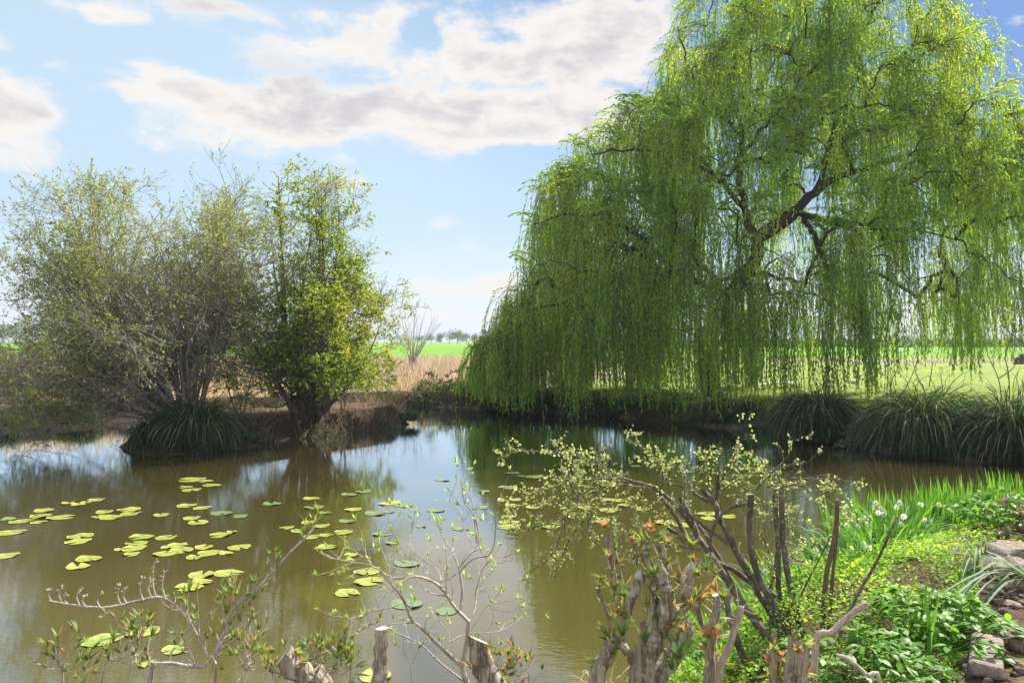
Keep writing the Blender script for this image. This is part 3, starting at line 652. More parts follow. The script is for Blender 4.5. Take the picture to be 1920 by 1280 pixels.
x, y = scatter(60000, 2, 17, 16.5, 36, lambda x, y: (sdf(POND, x, y) > .4) & (rng.random(len(x)) < .9) & (x > 2 + (33 - y) * .1))
o = standing('lawn_grass', M['grass'], x, y, (.02, .06), (.01, .018), .5); tag(o, 'short mown lawn grass beyond the willow', 'grass')
def mound(bag, c, r, n, L, Wd, tint=None, surf=.55):
    d = rnd(n); d[:, 2] = np.abs(d[:, 2]); rr = (surf + (1 - surf) * rng.random(n))
    C = np.asarray(c) + d * np.asarray(r) * rr[:, None] * (1 + .22 * vnoise(d, 3.5, int(c[0] * 7 + 50) % 90))[:, None]
    leaves(bag, C, d + rng.normal(size=C.shape) * .8, rng.uniform(*L, n), rng.uniform(*Wd, n), tint)
def bush(name, label, cat, c, lobes, mat, L, Wd, n, stem=True, tint=None, group=None):
    root = thing(name, c, label, cat, group); b = G()
    for (dx, dy, dz, rx, ry, rz) in lobes: mound(b, (c[0] + dx, c[1] + dy, c[2] + dz), (rx, ry, rz), n, L, Wd, None if tint is None else rng.uniform(*tint, n))
    b.obj('foliage', mat, root)
    if stem:
        P, R = stemset(np.array(c), 9, .8, (0, 0), (lobes[0][5] * .8, lobes[0][5] * 1.35), (.012, .022), up=-.03, rad=lobes[0][3] * .6)
        s = G(); tubes(s, P, R, 4); s.obj('stems', M['haw_bark'], root)
    return root
for px, py, d, s_, lab in [(905, 740, 30.3, 1.0, 'dark bramble bush beside the left edge of the willow curtain'), (850, 760, 30.6, .8, 'low bramble bush on the far bank in front of pink reeds'), (800, 755, 31.0, .65, 'small bramble patch on the far bank close to the island tip')]:
    x = (px - 960) / FPX * d; z = H(x, d)
    bush('bramble_bush', lab, 'bush', (x, d, z - .15), [(0, 0, 0, 1.0 * s_, .7, .85 * s_), (.8 * s_, .1, -.1, .8 * s_, .6, .6 * s_), (-.7 * s_, -.2, -.25, .8 * s_, .6, .5 * s_), (.1, -.75, -.4, 1.2 * s_, .5, .55)], M['bramble'], (.05, .11), (.035, .07), 1300, group='bramble bushes on the far bank')
# arching bramble canes
b = G(); pts = [[W(835, 705, 31), W(870, 690, 30.6), W(905, 700, 30.2), W(925, 745, 29.6)], [W(800, 700, 31), W(815, 705, 30.6), W(845, 735, 30)], [W(880, 745, 30.5), W(915, 700, 30.4), W(950, 692, 30.2)]]
CP = np.stack([smooth_poly(p_, 12) for p_ in pts]); tubes(b, CP, np.full((3, 12), .012), 4)
lb = G(); idx = np.repeat(np.arange(3), 150); C, T, _ = interp(CP[idx], rng.random(len(idx))); leaves(lb, C + rng.normal(size=C.shape) * .06, rnd(len(C)), .10, .07)
r_ = thing('bramble_canes', pts[0][0], 'leafy bramble canes arching above the low bush in front of the reeds', 'bramble'); b.obj('canes', M['haw_bark'], r_); lb.obj('foliage', M['bramble'], r_)
# ivy between tussocks and under the willow
for px, py, d, rx, rz, lab in [(1640, 790, 18.2, .75, .42, 'ivy covered bank between the two big sedge tussocks'), (1815, 760, 17.0, .4, .75, 'leafy sprig patch between the middle and right tussocks'), (1450, 770, 21.8, .9, .3, 'low ivy on the bank under the last willow strands'), (1230, 740, 25.8, 1.3, .45, 'dark leafy undergrowth on the bank beneath the willow'), (1050, 750, 28.3, 1.5, .5, 'dark undergrowth on the bank behind the left willow curtain'), (955, 762, 28.9, .9, .45, 'trailing ivy on the bank at the left foot of the willow curtain'), (1150, 770, 26.2, 1.1, .32, 'trailing ivy just above the water left of the willow trunk'), (1340, 785, 23.2, .9, .32, 'trailing ivy just above the water right of the willow trunk')]:
    x = (px - 960) / FPX * d; bush('ivy_patch', lab, 'ivy', (x, d, max(H(x, d), .1) - .12), [(0, 0, 0, rx, .55, rz), (-rx * .6, -.35, -.2, rx * .8, .4, rz * .9), (rx * .7, -.2, -.2, rx * .7, .4, rz * .8)], M['bramble'], (.04, .08), (.03, .06), 900, stem=False, tint=(0, .8))
for px, py, d, rx, rz, lab in [(470, 800, 18.9, .45, .22, 'small weedy patch on the bare island bank right of the tussock'), (600, 800, 20.2, .7, .30, 'green undergrowth on the island bank beneath the thorn tree'), (715, 790, 22.2, .6, .32, 'green undergrowth at the right end of the island bank')]:
    x = (px - 960) / FPX * d; bush('bank_weeds', lab, 'weeds', (x, d, max(H(x, d), .1) - .1), [(0, 0, 0, rx, .4, rz), (-rx * .6, -.3, -.2, rx * .7, .3, rz * .8), (rx * .6, -.3, -.15, rx * .7, .3, rz * .8)], M['bramble'], (.03, .06), (.02, .045), 420, stem=True, tint=(.2, 1))
# bare saplings on the right of the far bank
def bare(px, py, d, label, polys, r=.012, leafn=2, name='bare_sapling', mat='haw_bark'):
    b_ = W(px, py, d); b_[2] = H(b_[0], b_[1]) - .05; root = thing(name, b_, label, 'sapling'); s = G(); lb = G()
    for pl in polys:
        P = smooth_poly([W(a, c, d) for a, c in pl], 10)[None]; P[0, :, 1] += np.linspace(0, rng.normal() * .3, 10)
        R = np.linspace(r, r * .4, 10)[None]; tubes(s, P, R, 5)
        tw = grow(P, R, 5, t0=.4, ang=.6, L=.45, K=4, rmin=.003); tubes(s, *tw, 3)
        idx = np.repeat(np.arange(len(tw[0])), leafn); C, T, _ = interp(tw[0][idx], .7 + .3 * rng.random(len(idx))); leaves(lb, C, T + rng.normal(size=C.shape) * .5, .05, .025)
    s.obj('stems', M[mat], root); lb.obj('foliage', M['bud'], root)
bare(1665, 760, 18.6, 'spindly bare sapling rising left of the tallest sedge tussock', [[(1662, 770), (1660, 710), (1658, 660)], [(1672, 765), (1668, 720), (1678, 690), (1672, 670)], [(1672, 770), (1700, 720), (1715, 680), (1720, 640)]])
bare(1735, 740, 17.6, 'thin bare shoots standing up out of the tallest tussock', [[(1733, 730), (1728, 700), (1730, 665)], [(1742, 725), (1750, 690), (1752, 672)], [(1768, 735), (1766, 700)], [(1775, 740), (1795, 725), (1800, 716)]])
bare(1885, 740, 16.6, 'forked bare sapling above the right-hand sedge tussock', [[(1893, 750), (1890, 700), (1882, 665), (1897, 625), (1900, 600)], [(1878, 750), (1870, 710), (1850, 670), (1838, 640)], [(1872, 710), (1893, 690), (1893, 675)], [(1935, 660), (1915, 640), (1890, 620), (1875, 600)]])
# earth mound with dead leaves
def blob(bag, c, r, seed, nseg=14, nring=8, amp=.18, tint=.5, fr=1.6, half=False):
    th = np.linspace(0, PI * (.5 if half else 1), nring); ph = np.arange(nseg) * 2 * PI / nseg
    T_, P_ = np.meshgrid(th, ph, indexing='ij'); d = np.stack([np.sin(T_) * np.cos(P_), np.sin(T_) * np.sin(P_), np.cos(T_)], -1)
    v = np.asarray(c) + d * np.asarray(r) * (1 + amp * vnoise(d, fr, seed) + amp * .35 * vnoise(d, fr * 3, seed + 1))[..., None]
    i = np.arange(nring * nseg).reshape(nring, nseg); nx = np.roll(i, -1, 1)
    bag.add(v, np.stack([i[:-1], i[1:], nx[1:], nx[:-1]], -1).reshape(-1, 4), tint=tint)
x_ = (1655 - 960) / FPX * 19; b = G(); blob(b, (x_, 19, .45), (.75, .5, .28), 71, 20, 10, .2, half=False); tag(b.obj('earth_heap', M['brick'], loc=(x_, 19, .45), smooth=True), 'low brown earth heap on the lawn edge between two tussocks', 'earth heap')
# a young tree trunk behind the willow and the grey stump far right
root = thing('young_tree', (10.0, 33.5, H(10.0, 33.5)), 'young tree with a short stout trunk standing on the lawn behind the willow', 'tree')
b = G(); P = smooth_poly([(10.0, 33.5, .3), (10.05, 33.5, 1.2), (9.9, 33.6, 2.2)], 10); tubes(b, P, np.linspace(.17, .1, 10), 10, lump=.05)
P2, R2 = stemset(np.array([9.92, 33.6, 2.1]), 9, .6, (0, 0), (1.2, 2.0), (.03, .05), rad=.1); tubes(b, P2, R2, 5); b.obj('trunk', M['willow_bark'], root)
tw = grow(P2, R2, 12, L=.9, rmin=.006); tw2 = grow(*tw, 5, L=.4, rmin=.004, K=4); b = G(); tubes(b, *tw, 3); lb = G(); idx = np.repeat(np.arange(len(tw2[0])), 10); C, T, _ = interp(tw2[0][idx], rng.random(len(idx))); leaves(lb, C, rnd(len(C)), .07, .04); b.obj('branches', M['willow_bark'], root); lb.obj('crown', M['haw_leaf'], root)
d_ = 66; x_ = (1912 - 960) / FPX * d_; b = G(); blob(b, (x_, d_, .6), (.4, .4, .62), 74, 16, 10, .25); tag(b.obj('tree_stump', M['willow_bark'], loc=(x_, d_, .3), smooth=True), 'dark old tree stump by the river at the far right', 'stump')
# pale sandy path
b = G(); n = 16; xx = np.linspace(-1, 1, n); pts = []
for k in range(n):
    px = 1395 + 45 * (xx[k] + 1); dd = 36 + xx[k] * 1.5; x0 = (px - 960) / FPX * dd; hz = H(x0, dd)
    pts += [(x0, dd - .45, H(x0, dd - .45) + .03), (x0, dd + .45, H(x0, dd + .45) + .03)]
i = np.arange(n - 1) * 2; b.add(pts, np.stack([i, i + 2, i + 3, i + 1], -1)); tag(b.obj('path', plainmat('pale_path', (.55, .52, .48), (.45, .42, .38), 3)), kind='structure')
# ------------------------------------------------------------------ duck on the lawn
rng = np.random.default_rng(51)
dd = 36.0; c = W(1603, 720, dd); c[2] = H(c[0], dd)
root = thing('duck', c, 'pale duck with a dark raised neck resting on the sunlit lawn', 'duck')
b = G(); Pd = np.array([(-.30, 0, .14), (-.24, 0, .13), (-.12, 0, .13), (0, 0, .13), (.10, 0, .15), (.17, 0, .20), (.20, 0, .28), (.205, 0, .34), (.215, 0, .39), (.25, 0, .405), (.275, 0, .40), (.32, 0, .385), (.335, 0, .383)]) + c
tubes(b, Pd, np.array([.012, .05, .105, .12, .105, .065, .038, .032, .042, .042, .03, .014, .008]), 14)
mdu, t, out = newmat('duck_plumage'); ps = t.new('ShaderNodeTexCoord').outputs['Object']; sp = t.new('ShaderNodeSeparateXYZ'); t.put(sp.inputs[0], ps)
cl = t.mix(t.smooth(sp.outputs[2], .2, .25), t.mix(t.smooth(t.noise(ps, 20), .4, .6), (.82, .78, .72), (.6, .55, .48)), (.07, .08, .05)); bs = t.new('ShaderNodeBsdfPrincipled'); t.put(bs.inputs[0], cl); t.l.new(bs.outputs[0], out.inputs[0])
b.obj('body', mdu, root, smooth=True)
b = G(); tubes(b, np.array([[(-.26, .07, .16), (-.1, .11, .17), (.06, .10, .16)], [(-.26, -.07, .16), (-.1, -.11, .17), (.06, -.10, .16)]]) + c, np.array([[.01, .05, .03]] * 2), 8); b.obj('wings', mdu, root, smooth=True)
M['duck_leg'] = plainmat('duck_leg', (.5, .25, .05))
for sg_ in (.04, -.04): b = G(); tubes(b, np.array([[(.02, sg_, .06), (.02, sg_, .0), (.06, sg_, .0)]]) + c, np.full((1, 3), .008), 6); b.obj('leg', M['duck_leg'], root)

# ------------------------------------------------------------------ distance
rng = np.random.default_rng(52)
M['far_leaf'] = leafmat('distant_foliage', [(0, (.045, .08, .025)), (.5, (.10, .15, .04)), (1, (.20, .26, .07))], .35, .03)
def far_tree(px, top, wpx, d, label, group, kind=0, base=None):
    x = (px - 960) / FPX * d; z0 = H(x, d); hgt = HC - (top - 640) / FPX * d - z0; r = wpx / 2 / FPX * d
    root = thing('distant_tree', (x, d, z0), label, 'tree', group); b = G(); P = smooth_poly([(x, d, z0 - .2), (x + .1, d, z0 + hgt * .3), (x, d, z0 + hgt * .75)], 6)
    tubes(b, P, np.linspace(hgt * .035, hgt * .01, 6), 6); b.obj('trunk', M['willow_bark'], root)
    b = G(); nl = 5; s = max(.25, hgt * .055)
    for k in range(nl):
        ox, oy, oz = rng.normal() * r * .38, rng.normal() * r * .3, rng.uniform(.12, .52) * hgt
        mound(b, (x + ox, d + oy, z0 + oz), (r * .65, r * .55, hgt * .42), 230, (s * .7, s * 1.4), (s * .5, s), rng.uniform(0, .7, 230) + kind * .3, surf=.35)
    b.obj('crown', M['far_leaf'], root)
ordn = ['leftmost', 'second', 'third', 'fourth', 'fifth', 'sixth', 'seventh', 'eighth', 'ninth', 'tenth', 'eleventh', 'twelfth', 'thirteenth', 'fourteenth', 'fifteenth', 'sixteenth']
row = [(790, 622, 26, 0), (808, 624, 18, 1), (825, 620, 18, 0), (842, 615, 28, 0), (858, 614, 26, 1), (874, 619, 26, 1), (890, 622, 20, 0), (903, 627, 16, 0)]
for k, (px, tp, w_, kd) in enumerate(row):
    far_tree(px, tp, w_, 420, ('leftmost hazy tree' if k == 0 else f'{ordn[k]} hazy tree from the left') + ' in the row on the horizon between island and willow', 'horizon trees between island and willow', kd)
for k, px in enumerate(range(1000, 1960, 64)):
    far_tree(px, rng.uniform(620, 629), rng.uniform(50, 80), 330, ('leftmost low hazy tree' if k == 0 else f'{ordn[k]} low hazy tree from the left') + ' on the horizon behind the willow', 'horizon trees behind the willow', k % 2)
for k, px in enumerate((-90, -30, 30, 95, 170, 250, 330, 420, 500, 590, 680, 745)):
    far_tree(px, (600, 592, 598, 606, 612, 616, 618, 620, 622, 624, 624, 624)[k], 75, 260, ('leftmost blue-green far tree' if k == 0 else f'{ordn[k]} blue-green far tree from the left') + ' seen through the island shrubs', 'far trees behind the island', 0)
# hedge along the field on the right
root = thing('hedge', (60, 150, H(60, 150)), 'long clipped dark hedge across the field beyond the river', 'hedge'); b = G()
n = 9000; hx = rng.uniform(10, 110, n); C = np.stack([hx, 150 + rng.normal(size=n) * .5, height(hx, np.full(n, 150.)) + rng.random(n) * 1.5], -1); leaves(b, C, rnd(n), .4, .28, rng.random(n) * .4)
b.obj('foliage', M['far_leaf'], root)
# house and glasshouses on the horizon
M['wall'] = plainmat('pale_render', (.55, .52, .5), (.48, .45, .43), .5); M['roof'] = plainmat('slate_roof', (.16, .17, .2), (.12, .13, .15), 1); M['pane'] = plainmat('window_glass', (.06, .07, .09), (.05, .05, .07), rough=.1); M['glasshouse'] = plainmat('glasshouse_panel', (.7, .72, .72), (.6, .63, .65), .3, rough=.3)
def box(bag, c, s):
    x, y, z = c; a, b_, h = s[0] / 2, s[1] / 2, s[2]
    v = [(x - a, y - b_, z), (x + a, y - b_, z), (x + a, y + b_, z), (x - a, y + b_, z), (x - a, y - b_, z + h), (x + a, y - b_, z + h), (x + a, y + b_, z + h), (x - a, y + b_, z + h)]
    bag.add(v, [(0, 1, 5, 4), (1, 2, 6, 5), (2, 3, 7, 6), (3, 0, 4, 7), (4, 5, 6, 7), (3, 2, 1, 0)])
def gable(bag, c, s, h, ov=.3):
    x, y, z = c; a, b_ = s[0] / 2 + ov, s[1] / 2 + ov
    bag.add([(x - a, y - b_, z), (x + a, y - b_, z), (x + a, y + b_, z), (x - a, y + b_, z), (x - a, y, z + h), (x + a, y, z + h)], [(0, 1, 5, 4), (2, 3, 4, 5), (3, 2, 1, 0)], [(0, 4, 3), (1, 2, 5)])
d_ = 360; x_ = (909 - 960) / FPX * d_; z_ = H(x_, d_)
root = thing('house', (x_, d_, z_), 'small grey-roofed house on the horizon at the willow edge', 'house')
b = G(); box(b, (x_, d_, z_), (5.2, 5, 2.2)); b.obj('wall', M['wall'], root); b = G(); gable(b, (x_, d_, z_ + 2.203), (5.2, 5), 1.4); rf = b.obj('roof', M['roof'], root)
b = G(); box(b, (x_ + 1.5, d_, z_ + 3.1), (.5, .5, .9)); b.obj('chimney', M['brick'], rf)
for k in (-1.4, 1.3):
    b = G(); box(b, (x_ + k, d_ - 2.52, z_ + .7), (.9, .05, .9)); b.obj('window', M['pane'], root)
b = G(); box(b, (x_, d_ - 2.52, z_), (.8, .05, 1.7)); b.obj('door', M['roof'], root)
for k, px in enumerate((1475, 1525, 1620)):
    d_ = 300; x_ = (px - 960) / FPX * d_; z_ = H(x_, d_); root = thing('glasshouse', (x_, d_, z_), ('leftmost', 'middle', 'rightmost')[k] + ' of three long white glasshouses on the horizon behind the willow', 'glasshouse', 'glasshouses on the horizon')
    b = G(); box(b, (x_, d_, z_), (8, 6, 1.8)); b.obj('wall', M['glasshouse'], root); b = G(); gable(b, (x_, d_, z_ + 1.803), (8, 6), 1.1, .05); b.obj('roof', M['glasshouse'], root)
# pollard with long shoots beyond the far bank
c = W(775, 665, 42); c[2] = H(c[0], 42); root = thing('pollard_tree', c, 'low pollard with a fan of long bare shoots rising beyond the island tip', 'tree')
b = G(); top = np.array([c[0], 42, c[2] + 1.15]); tubes(b, smooth_poly([c - (0, 0, .2), top + (0, 0, 0)], 6), np.array([.3, .24, .22, .23, .28, .12]), 10, lump=.08); b.obj('trunk', M['grey_bark'], root)
n = 26; P, R = stemset(top - (0, 0, .0), n, .5, (.25, 0), (1.4, 3.3), (.012, .024), wander=.07, up=.02, rad=.25); tw = grow(P, R, 4, t0=.5, ang=.35, L=.7, rmin=.006, K=4)
b = G(); tubes(b, P, R, 5); tubes(b, *tw, 3); b.obj('shoots', M['grey_bark'], root)
# ------------------------------------------------------------------ lily pads
rng = np.random.default_rng(53)
CL = {}
def cl(key, desc, ox, oy, sc, items): CL[key] = (desc, [(ox + a / sc, oy + b / sc, w / sc, k) for (a, b, w, k) in items])
n_, s_, f_ = 'n', 's', 'd'
a5 = (0, 860, 2.743); a6 = (500, 860, 3.048); a4 = (900, 780, 2.56)
cl('A', 'in the little cluster just off the island front', *a5, [(990, 108, 135, n_), (1060, 115, 75, n_), (1092, 137, 95, n_), (958, 147, 70, n_), (985, 161, 95, n_)])
cl('B', 'in the short chain left of island front', *a5, [(350, 228, 70, n_), (402, 236, 75, n_), (445, 224, 60, n_), (495, 212, 90, n_)])
cl('C', 'in the raft at the left photo edge', *a5, [(228, 266, 100, n_), (212, 295, 110, n_), (110, 322, 110, n_), (198, 327, 75, n_), (312, 302, 130, n_), (45, 312, 80, f_), (62, 380, 130, n_), (30, 500, 125, n_), (200, 358, 95, s_)])
cl('D', 'in two close bunches beside the left-edge raft', *a5, [(538, 274, 95, n_), (568, 302, 120, n_), (505, 299, 60, n_), (665, 262, 105, n_), (672, 283, 105, n_), (692, 313, 80, s_)])
cl('E', 'in the loose group mid left', *a5, [(775, 232, 55, s_), (830, 290, 88, n_), (960, 242, 97, n_), (1040, 253, 92, n_), (985, 306, 88, n_), (1022, 330, 105, n_), (1140, 281, 108, f_), (1238, 296, 85, f_), (945, 275, 60, s_), (1400, 232, 95, f_)])
cl('F', 'in the scattered line below the left-edge raft', *a5, [(412, 400, 120, n_), (405, 426, 125, n_), (455, 515, 130, n_), (400, 556, 115, n_), (550, 490, 75, s_), (320, 575, 80, s_)])
cl('G', 'in the biggest crowded raft, left water', *a5, [(728, 403, 125, n_), (700, 436, 105, n_), (692, 460, 130, n_), (680, 491, 80, n_), (855, 406, 105, n_), (850, 384, 90, s_), (912, 447, 108, n_), (935, 471, 125, n_), (850, 488, 115, n_), (850, 458, 50, n_), (1050, 455, 100, n_), (1075, 486, 125, n_), (1000, 508, 90, n_), (1165, 487, 70, n_), (1232, 456, 115, n_), (1135, 393, 110, n_), (1195, 377, 60, n_), (612, 468, 50, n_)])
cl('H', 'in the large-pad group below the crowded raft', *a5, [(1210, 540, 100, s_), (1040, 598, 140, n_), (1175, 590, 145, n_), (1265, 598, 70, s_), (1040, 635, 105, n_), (975, 662, 145, n_)])
cl('I', 'among the budding twigs at the lower left', *a5, [(518, 935, 190, n_), (735, 893, 155, n_), (895, 985, 130, n_), (760, 1058, 85, n_), (1305, 878, 130, s_), (210, 715, 60, s_)])
cl('J', 'in the mid-pond group', *a6, [(472, 205, 95, f_), (552, 188, 85, f_), (258, 228, 95, n_), (165, 222, 60, s_), (270, 278, 110, f_), (335, 310, 75, f_), (492, 290, 90, n_), (470, 315, 80, s_), (462, 358, 102, f_), (620, 314, 110, f_), (700, 302, 75, f_), (780, 268, 105, f_), (690, 256, 100, n_), (618, 362, 75, s_), (115, 395, 80, n_), (180, 414, 90, n_), (245, 366, 90, n_), (310, 385, 95, n_), (255, 448, 100, n_), (340, 437, 80, n_), (440, 420, 110, n_), (345, 505, 110, n_)])
cl('K', 'on the blue sky reflection mid pond', *a6, [(1003, 122, 85, f_), (1240, 187, 80, f_), (965, 295, 100, f_), (1220, 278, 100, f_), (1370, 165, 100, f_), (1400, 83, 85, f_), (1455, 99, 60, f_), (1530, 103, 110, n_), (880, 385, 70, f_), (1110, 400, 90, f_)])
cl('L', 'in the raft left of the dark cut stems', *a6, [(1350, 240, 60, n_), (1420, 235, 75, n_), (1410, 268, 90, n_), (1520, 278, 90, n_), (1385, 330, 90, n_), (1385, 366, 125, n_), (1385, 392, 115, n_), (1610, 385, 120, n_), (1545, 402, 80, s_)])
cl('M', 'behind the pale budding shrub', *a6, [(485, 550, 80, n_), (575, 645, 150, n_), (580, 702, 160, n_), (455, 640, 70, s_), (458, 768, 135, n_), (800, 600, 150, f_), (600, 800, 110, s_), (800, 830, 175, f_), (1030, 872, 130, f_), (400, 960, 170, s_), (620, 1240, 190, n_), (660, 430, 110, f_), (720, 480, 80, f_)])
cl('N', 'behind the leafy sprays and dark cut stems', *a4, [(985, 267, 75, f_), (740, 240, 60, f_), (520, 440, 100, n_), (620, 452, 100, n_), (665, 405, 90, n_), (595, 400, 80, n_), (770, 445, 90, n_), (705, 428, 90, n_), (440, 470, 90, n_), (570, 500, 110, n_), (885, 510, 110, n_), (970, 522, 100, n_), (1085, 470, 90, n_), (1190, 483, 80, n_), (1110, 492, 90, n_), (1420, 480, 70, s_)])
def pad(x, y, dia, kind, label, group):
    n = 26; r = dia / 2; a0 = rng.random() * 2 * PI if kind != 'q' else PI / 2; gap = rng.uniform(.12, .32)
    a = np.linspace(a0 + gap, a0 + 2 * PI - gap, n); el_ = rng.uniform(.8, .95); rot = rng.random() * PI
    rim = 1 + .025 * np.sin(a * 3 + rng.random() * 6) + .015 * np.sin(a * 7 + rng.random() * 6)
    lob = 1 + .06 * np.exp(-((a - a[0]) / .5) ** 2) + .06 * np.exp(-((a - a[-1]) / .5) ** 2)
    V = [(0, 0, 0)]; b = G(); up = rng.random() < .55
    for f, zf in ((.5, .002), (.88, .002), (1.0, .004)):
        R = r * f * (rim * lob if f > .6 else 1)
        ex, ey = R * np.cos(a), R * np.sin(a) 
        px = ex * np.cos(rot) - ey * np.sin(rot) * el_; py = ex * np.sin(rot) + ey * np.cos(rot) * el_
        px, py = px, py
        zz = zf + (f ** 3) * .007 * (np.sin(a * 2 + rot * 3) + .6 * np.sin(a * 5 + rot)) + (.014 * f ** 2 * np.clip(np.cos(a - rot * 2), 0, 1) ** 4 if up else 0)
        V += list(zip(px, py, np.maximum(zz, .0015)))
    z = .004 if kind != 's' else -.035 - rng.random() * .03
    tr = [(0, 1 + i, 2 + i) for i in range(n - 1)]; q = []; q2_ = []
    for i in range(n - 1): q.append((1 + i, 1 + n + i, 2 + n + i, 2 + i)); q2_.append((1 + n + i, 1 + 2 * n + i, 2 + 2 * n + i, 2 + n + i))
    V = np.array(V) + (x, y, z)
    b.add(V, q + q2_, tr, tint=0.0); b.tq[0] = np.concatenate([np.zeros(len(q)), np.full(len(q2_), .7)])
    o = b.obj('lily_pad', M['pad_sub' if kind == 's' else 'pad_dull' if kind == 'd' else 'pad'], loc=(x, y, z), smooth=True)
    tag(o, label, 'lily pad', group)
for key, (desc, it) in CL.items():
    it = sorted(it, key=lambda r: r[0]); N = len(it)
    for k, (px, py, wp, kind) in enumerate(it):
        d = HC * FPX / (py - 640); x = (px - 960) / FPX * d
        ordw = ('leftmost', 'second from left', 'third from left', 'fourth from left', 'fifth from left', 'sixth from left', 'seventh from left', 'eighth from left', 'ninth from left', 'tenth from left', 'eleventh from left', 'twelfth from left', 'thirteenth from left', 'fourteenth from left', 'fifteenth from left', 'sixteenth from left', 'seventeenth from left', 'eighteenth from left', 'nineteenth from left', 'twentieth from left', 'twenty-first from left', 'twenty-second from left')[k]
        look = {'n': 'yellow-green lily pad', 's': 'sunken yellowish lily pad', 'd': 'dull grey-green lily pad'}[kind]
        pad(x, d, wp / FPX * d * 1.04, kind, f'{look}, {ordw} {desc}', 'lily pads floating on the pond')
# ------------------------------------------------------------------ marginal plants on the near bank
rng = np.random.default_rng(54)
def blade_clump(name, label, cat, group, c, n, rad, hgt, w, mat, spread=.25, droop=.5, parts='leaves'):
    root = thing(name, c, label, cat, group); P, Wd = blades(np.asarray(c) - (0, 0, .03), n, rad, hgt, w, spread=spread, droop=droop, K=7, jit=.06)
    b = G(); ribbons(b, P, Wd, tint=rng.random(n)); b.obj(parts, M[mat], root); return root, P
ordi = ['leftmost', 'second', 'third', 'fourth', 'fifth', 'sixth', 'seventh', 'eighth', 'ninth', 'rightmost']
shore = lambda x: np.interp(x, [.8, 1.15, 1.8, 2.6, 3.9, 5.3, 7.2], [5.4, 6.0, 6.6, 7.4, 8.3, 9.2, 10.2])
for k in range(10):
    x = 3.45 + k * .26 + rng.normal() * .04; y = shore(x) - .12 + rng.normal() * .1
    blade_clump('iris_clump', f'{ordi[k]} clump, counted from the left, of upright green iris blades at the near water edge', 'iris', 'iris clumps along the near water edge', (x, y, H(x, y)), 110, .22, (.55, .92), (.02, .034), 'iris', .14, .2)
def flower(bag, bag2, p, s=.022):
    dr = unit(np.array([rng.normal() * .6, -1, .15 + rng.normal() * .3])); u = unit(np.cross(dr, (0, 0, 1))); v = np.cross(dr, u)
    for k in range(6):
        a = k * PI / 3; o = np.cos(a) * u + np.sin(a) * v
        leaves(bag, (p)[None], (o + dr * .15)[None], s * 1.25, s * .95, np.array([rng.random()]), nrm=dr[None], fat=.55)
    tubes(bag2, np.stack([p, p + dr * s * .55]), np.array([s * .3, s * .42]), 8, cap=False)
dpos = [(1530, 6.9, .42), (1600, 7.1, .48), (1655, 7.15, .5), (1700, 7.3, .46), (1570, 6.3, .4), (1650, 6.5, .45), (1480, 6.2, .35), (1440, 5.4, .34), (1375, 4.9, .36), (1320, 4.6, .32)]
dl = ['narcissus leaf clump at the water edge right of the cut stems', 'tall narcissus clump with several white flowers below the thin brown rods', 'narcissus clump crowded with white flowers left of the irises', 'narcissus clump with drooping leaves touching the iris bed', 'narcissus clump behind the dark cut stems, few flowers', 'dense narcissus clump in front of the flowering ones', 'narcissus leaves between the two thickest dark stems', 'low narcissus clump at the foot of the dark cut stems', 'narcissus leaves just right of the pollarded stump', 'narcissus leaves squeezed behind the pollarded stump']
nf = [2, 8, 11, 6, 4, 5, 1, 1, 1, 0]
for k, (px, d, h) in enumerate(dpos):
    x = (px - 960) / FPX * d; c = np.array([x, d, H(x, d)])
    root, P = blade_clump('narcissus_clump', dl[k], 'narcissus', 'narcissus clumps on the near bank', c, 90 if k < 7 else 60, .2, (h * .8, h * 1.35), (.010, .018), 'iris', .55, .9)
    for j in range(nf[k]):
        e = c + np.array([rng.normal() * .16, rng.normal() * .12, h * rng.uniform(.6, 1.0)]); b = G(); b2 = G()
        S = smooth_poly([c + (e - c) * (.3, .3, 0), c + (e - c) * (.8, .8, .6), e], 6)
        flower(b, b2, e); f = b.obj('flower', M['white_petal'], root); b2.obj('cup', M['yellow_cup'], f)
        b3 = G(); tubes(b3, S, np.full(6, .003), 4); b3.obj('stalk', M['broad'], f)
# ground cover: low leafy weeds over the near bank
soil_line = lambda y: np.interp(y, [3.3, 3.9, 4.6, 5.4, 6.4, 7.3, 9], [1.75, 2.1, 2.55, 3.05, 3.85, 4.6, 5.6])
def cover_ok(x, y):
    s = sdf(POND, x, y); return (s > .12) & (x < soil_line(y) + .12 * vnoise(np.stack([x, y], -1), 3, 81)) & (x > .75 + .2 * (4.5 - y))
x, y = scatter(160000, .6, 6.2, 3.3, 9.4, cover_ok); q = np.stack([x, y], -1)
hh = .08 + .10 * (vnoise(q, 2.4, 82) + 1) * .8 + .05 * vnoise(q, 7, 83); hh = hh.clip(.03) * ss(soil_line(y) - x, -.1, .35)
far = ss(y, 5.2, 6.6); z = height(x, y) + hh * (1 - .5 * far) * rng.uniform(.45, 1.1, len(x)); C = np.stack([x, y, z], -1)
keep = rng.random(len(x)) < .72; C = C[keep]; far = far[keep]; n = len(C)
D = rng.normal(size=(n, 3)); D[:, 2] = np.abs(D[:, 2]) * .45 + .05
b = G(); sz = rng.uniform(.014, .042, n) * (1 - .35 * far) * (1 + .45 * vnoise(C, 1.8, 86))
leaves(b, C, D, sz, sz * rng.uniform(.5, .75, n), (rng.random(n) * .75 + .22 * far + .28 * vnoise(C, 2.2, 84) + .1 * vnoise(C, 6, 85)).clip(0, 1), nrm=unit(np.array([0, 0, 1.0]) + .45 * rng.normal(size=(n, 3))), fat=.55)
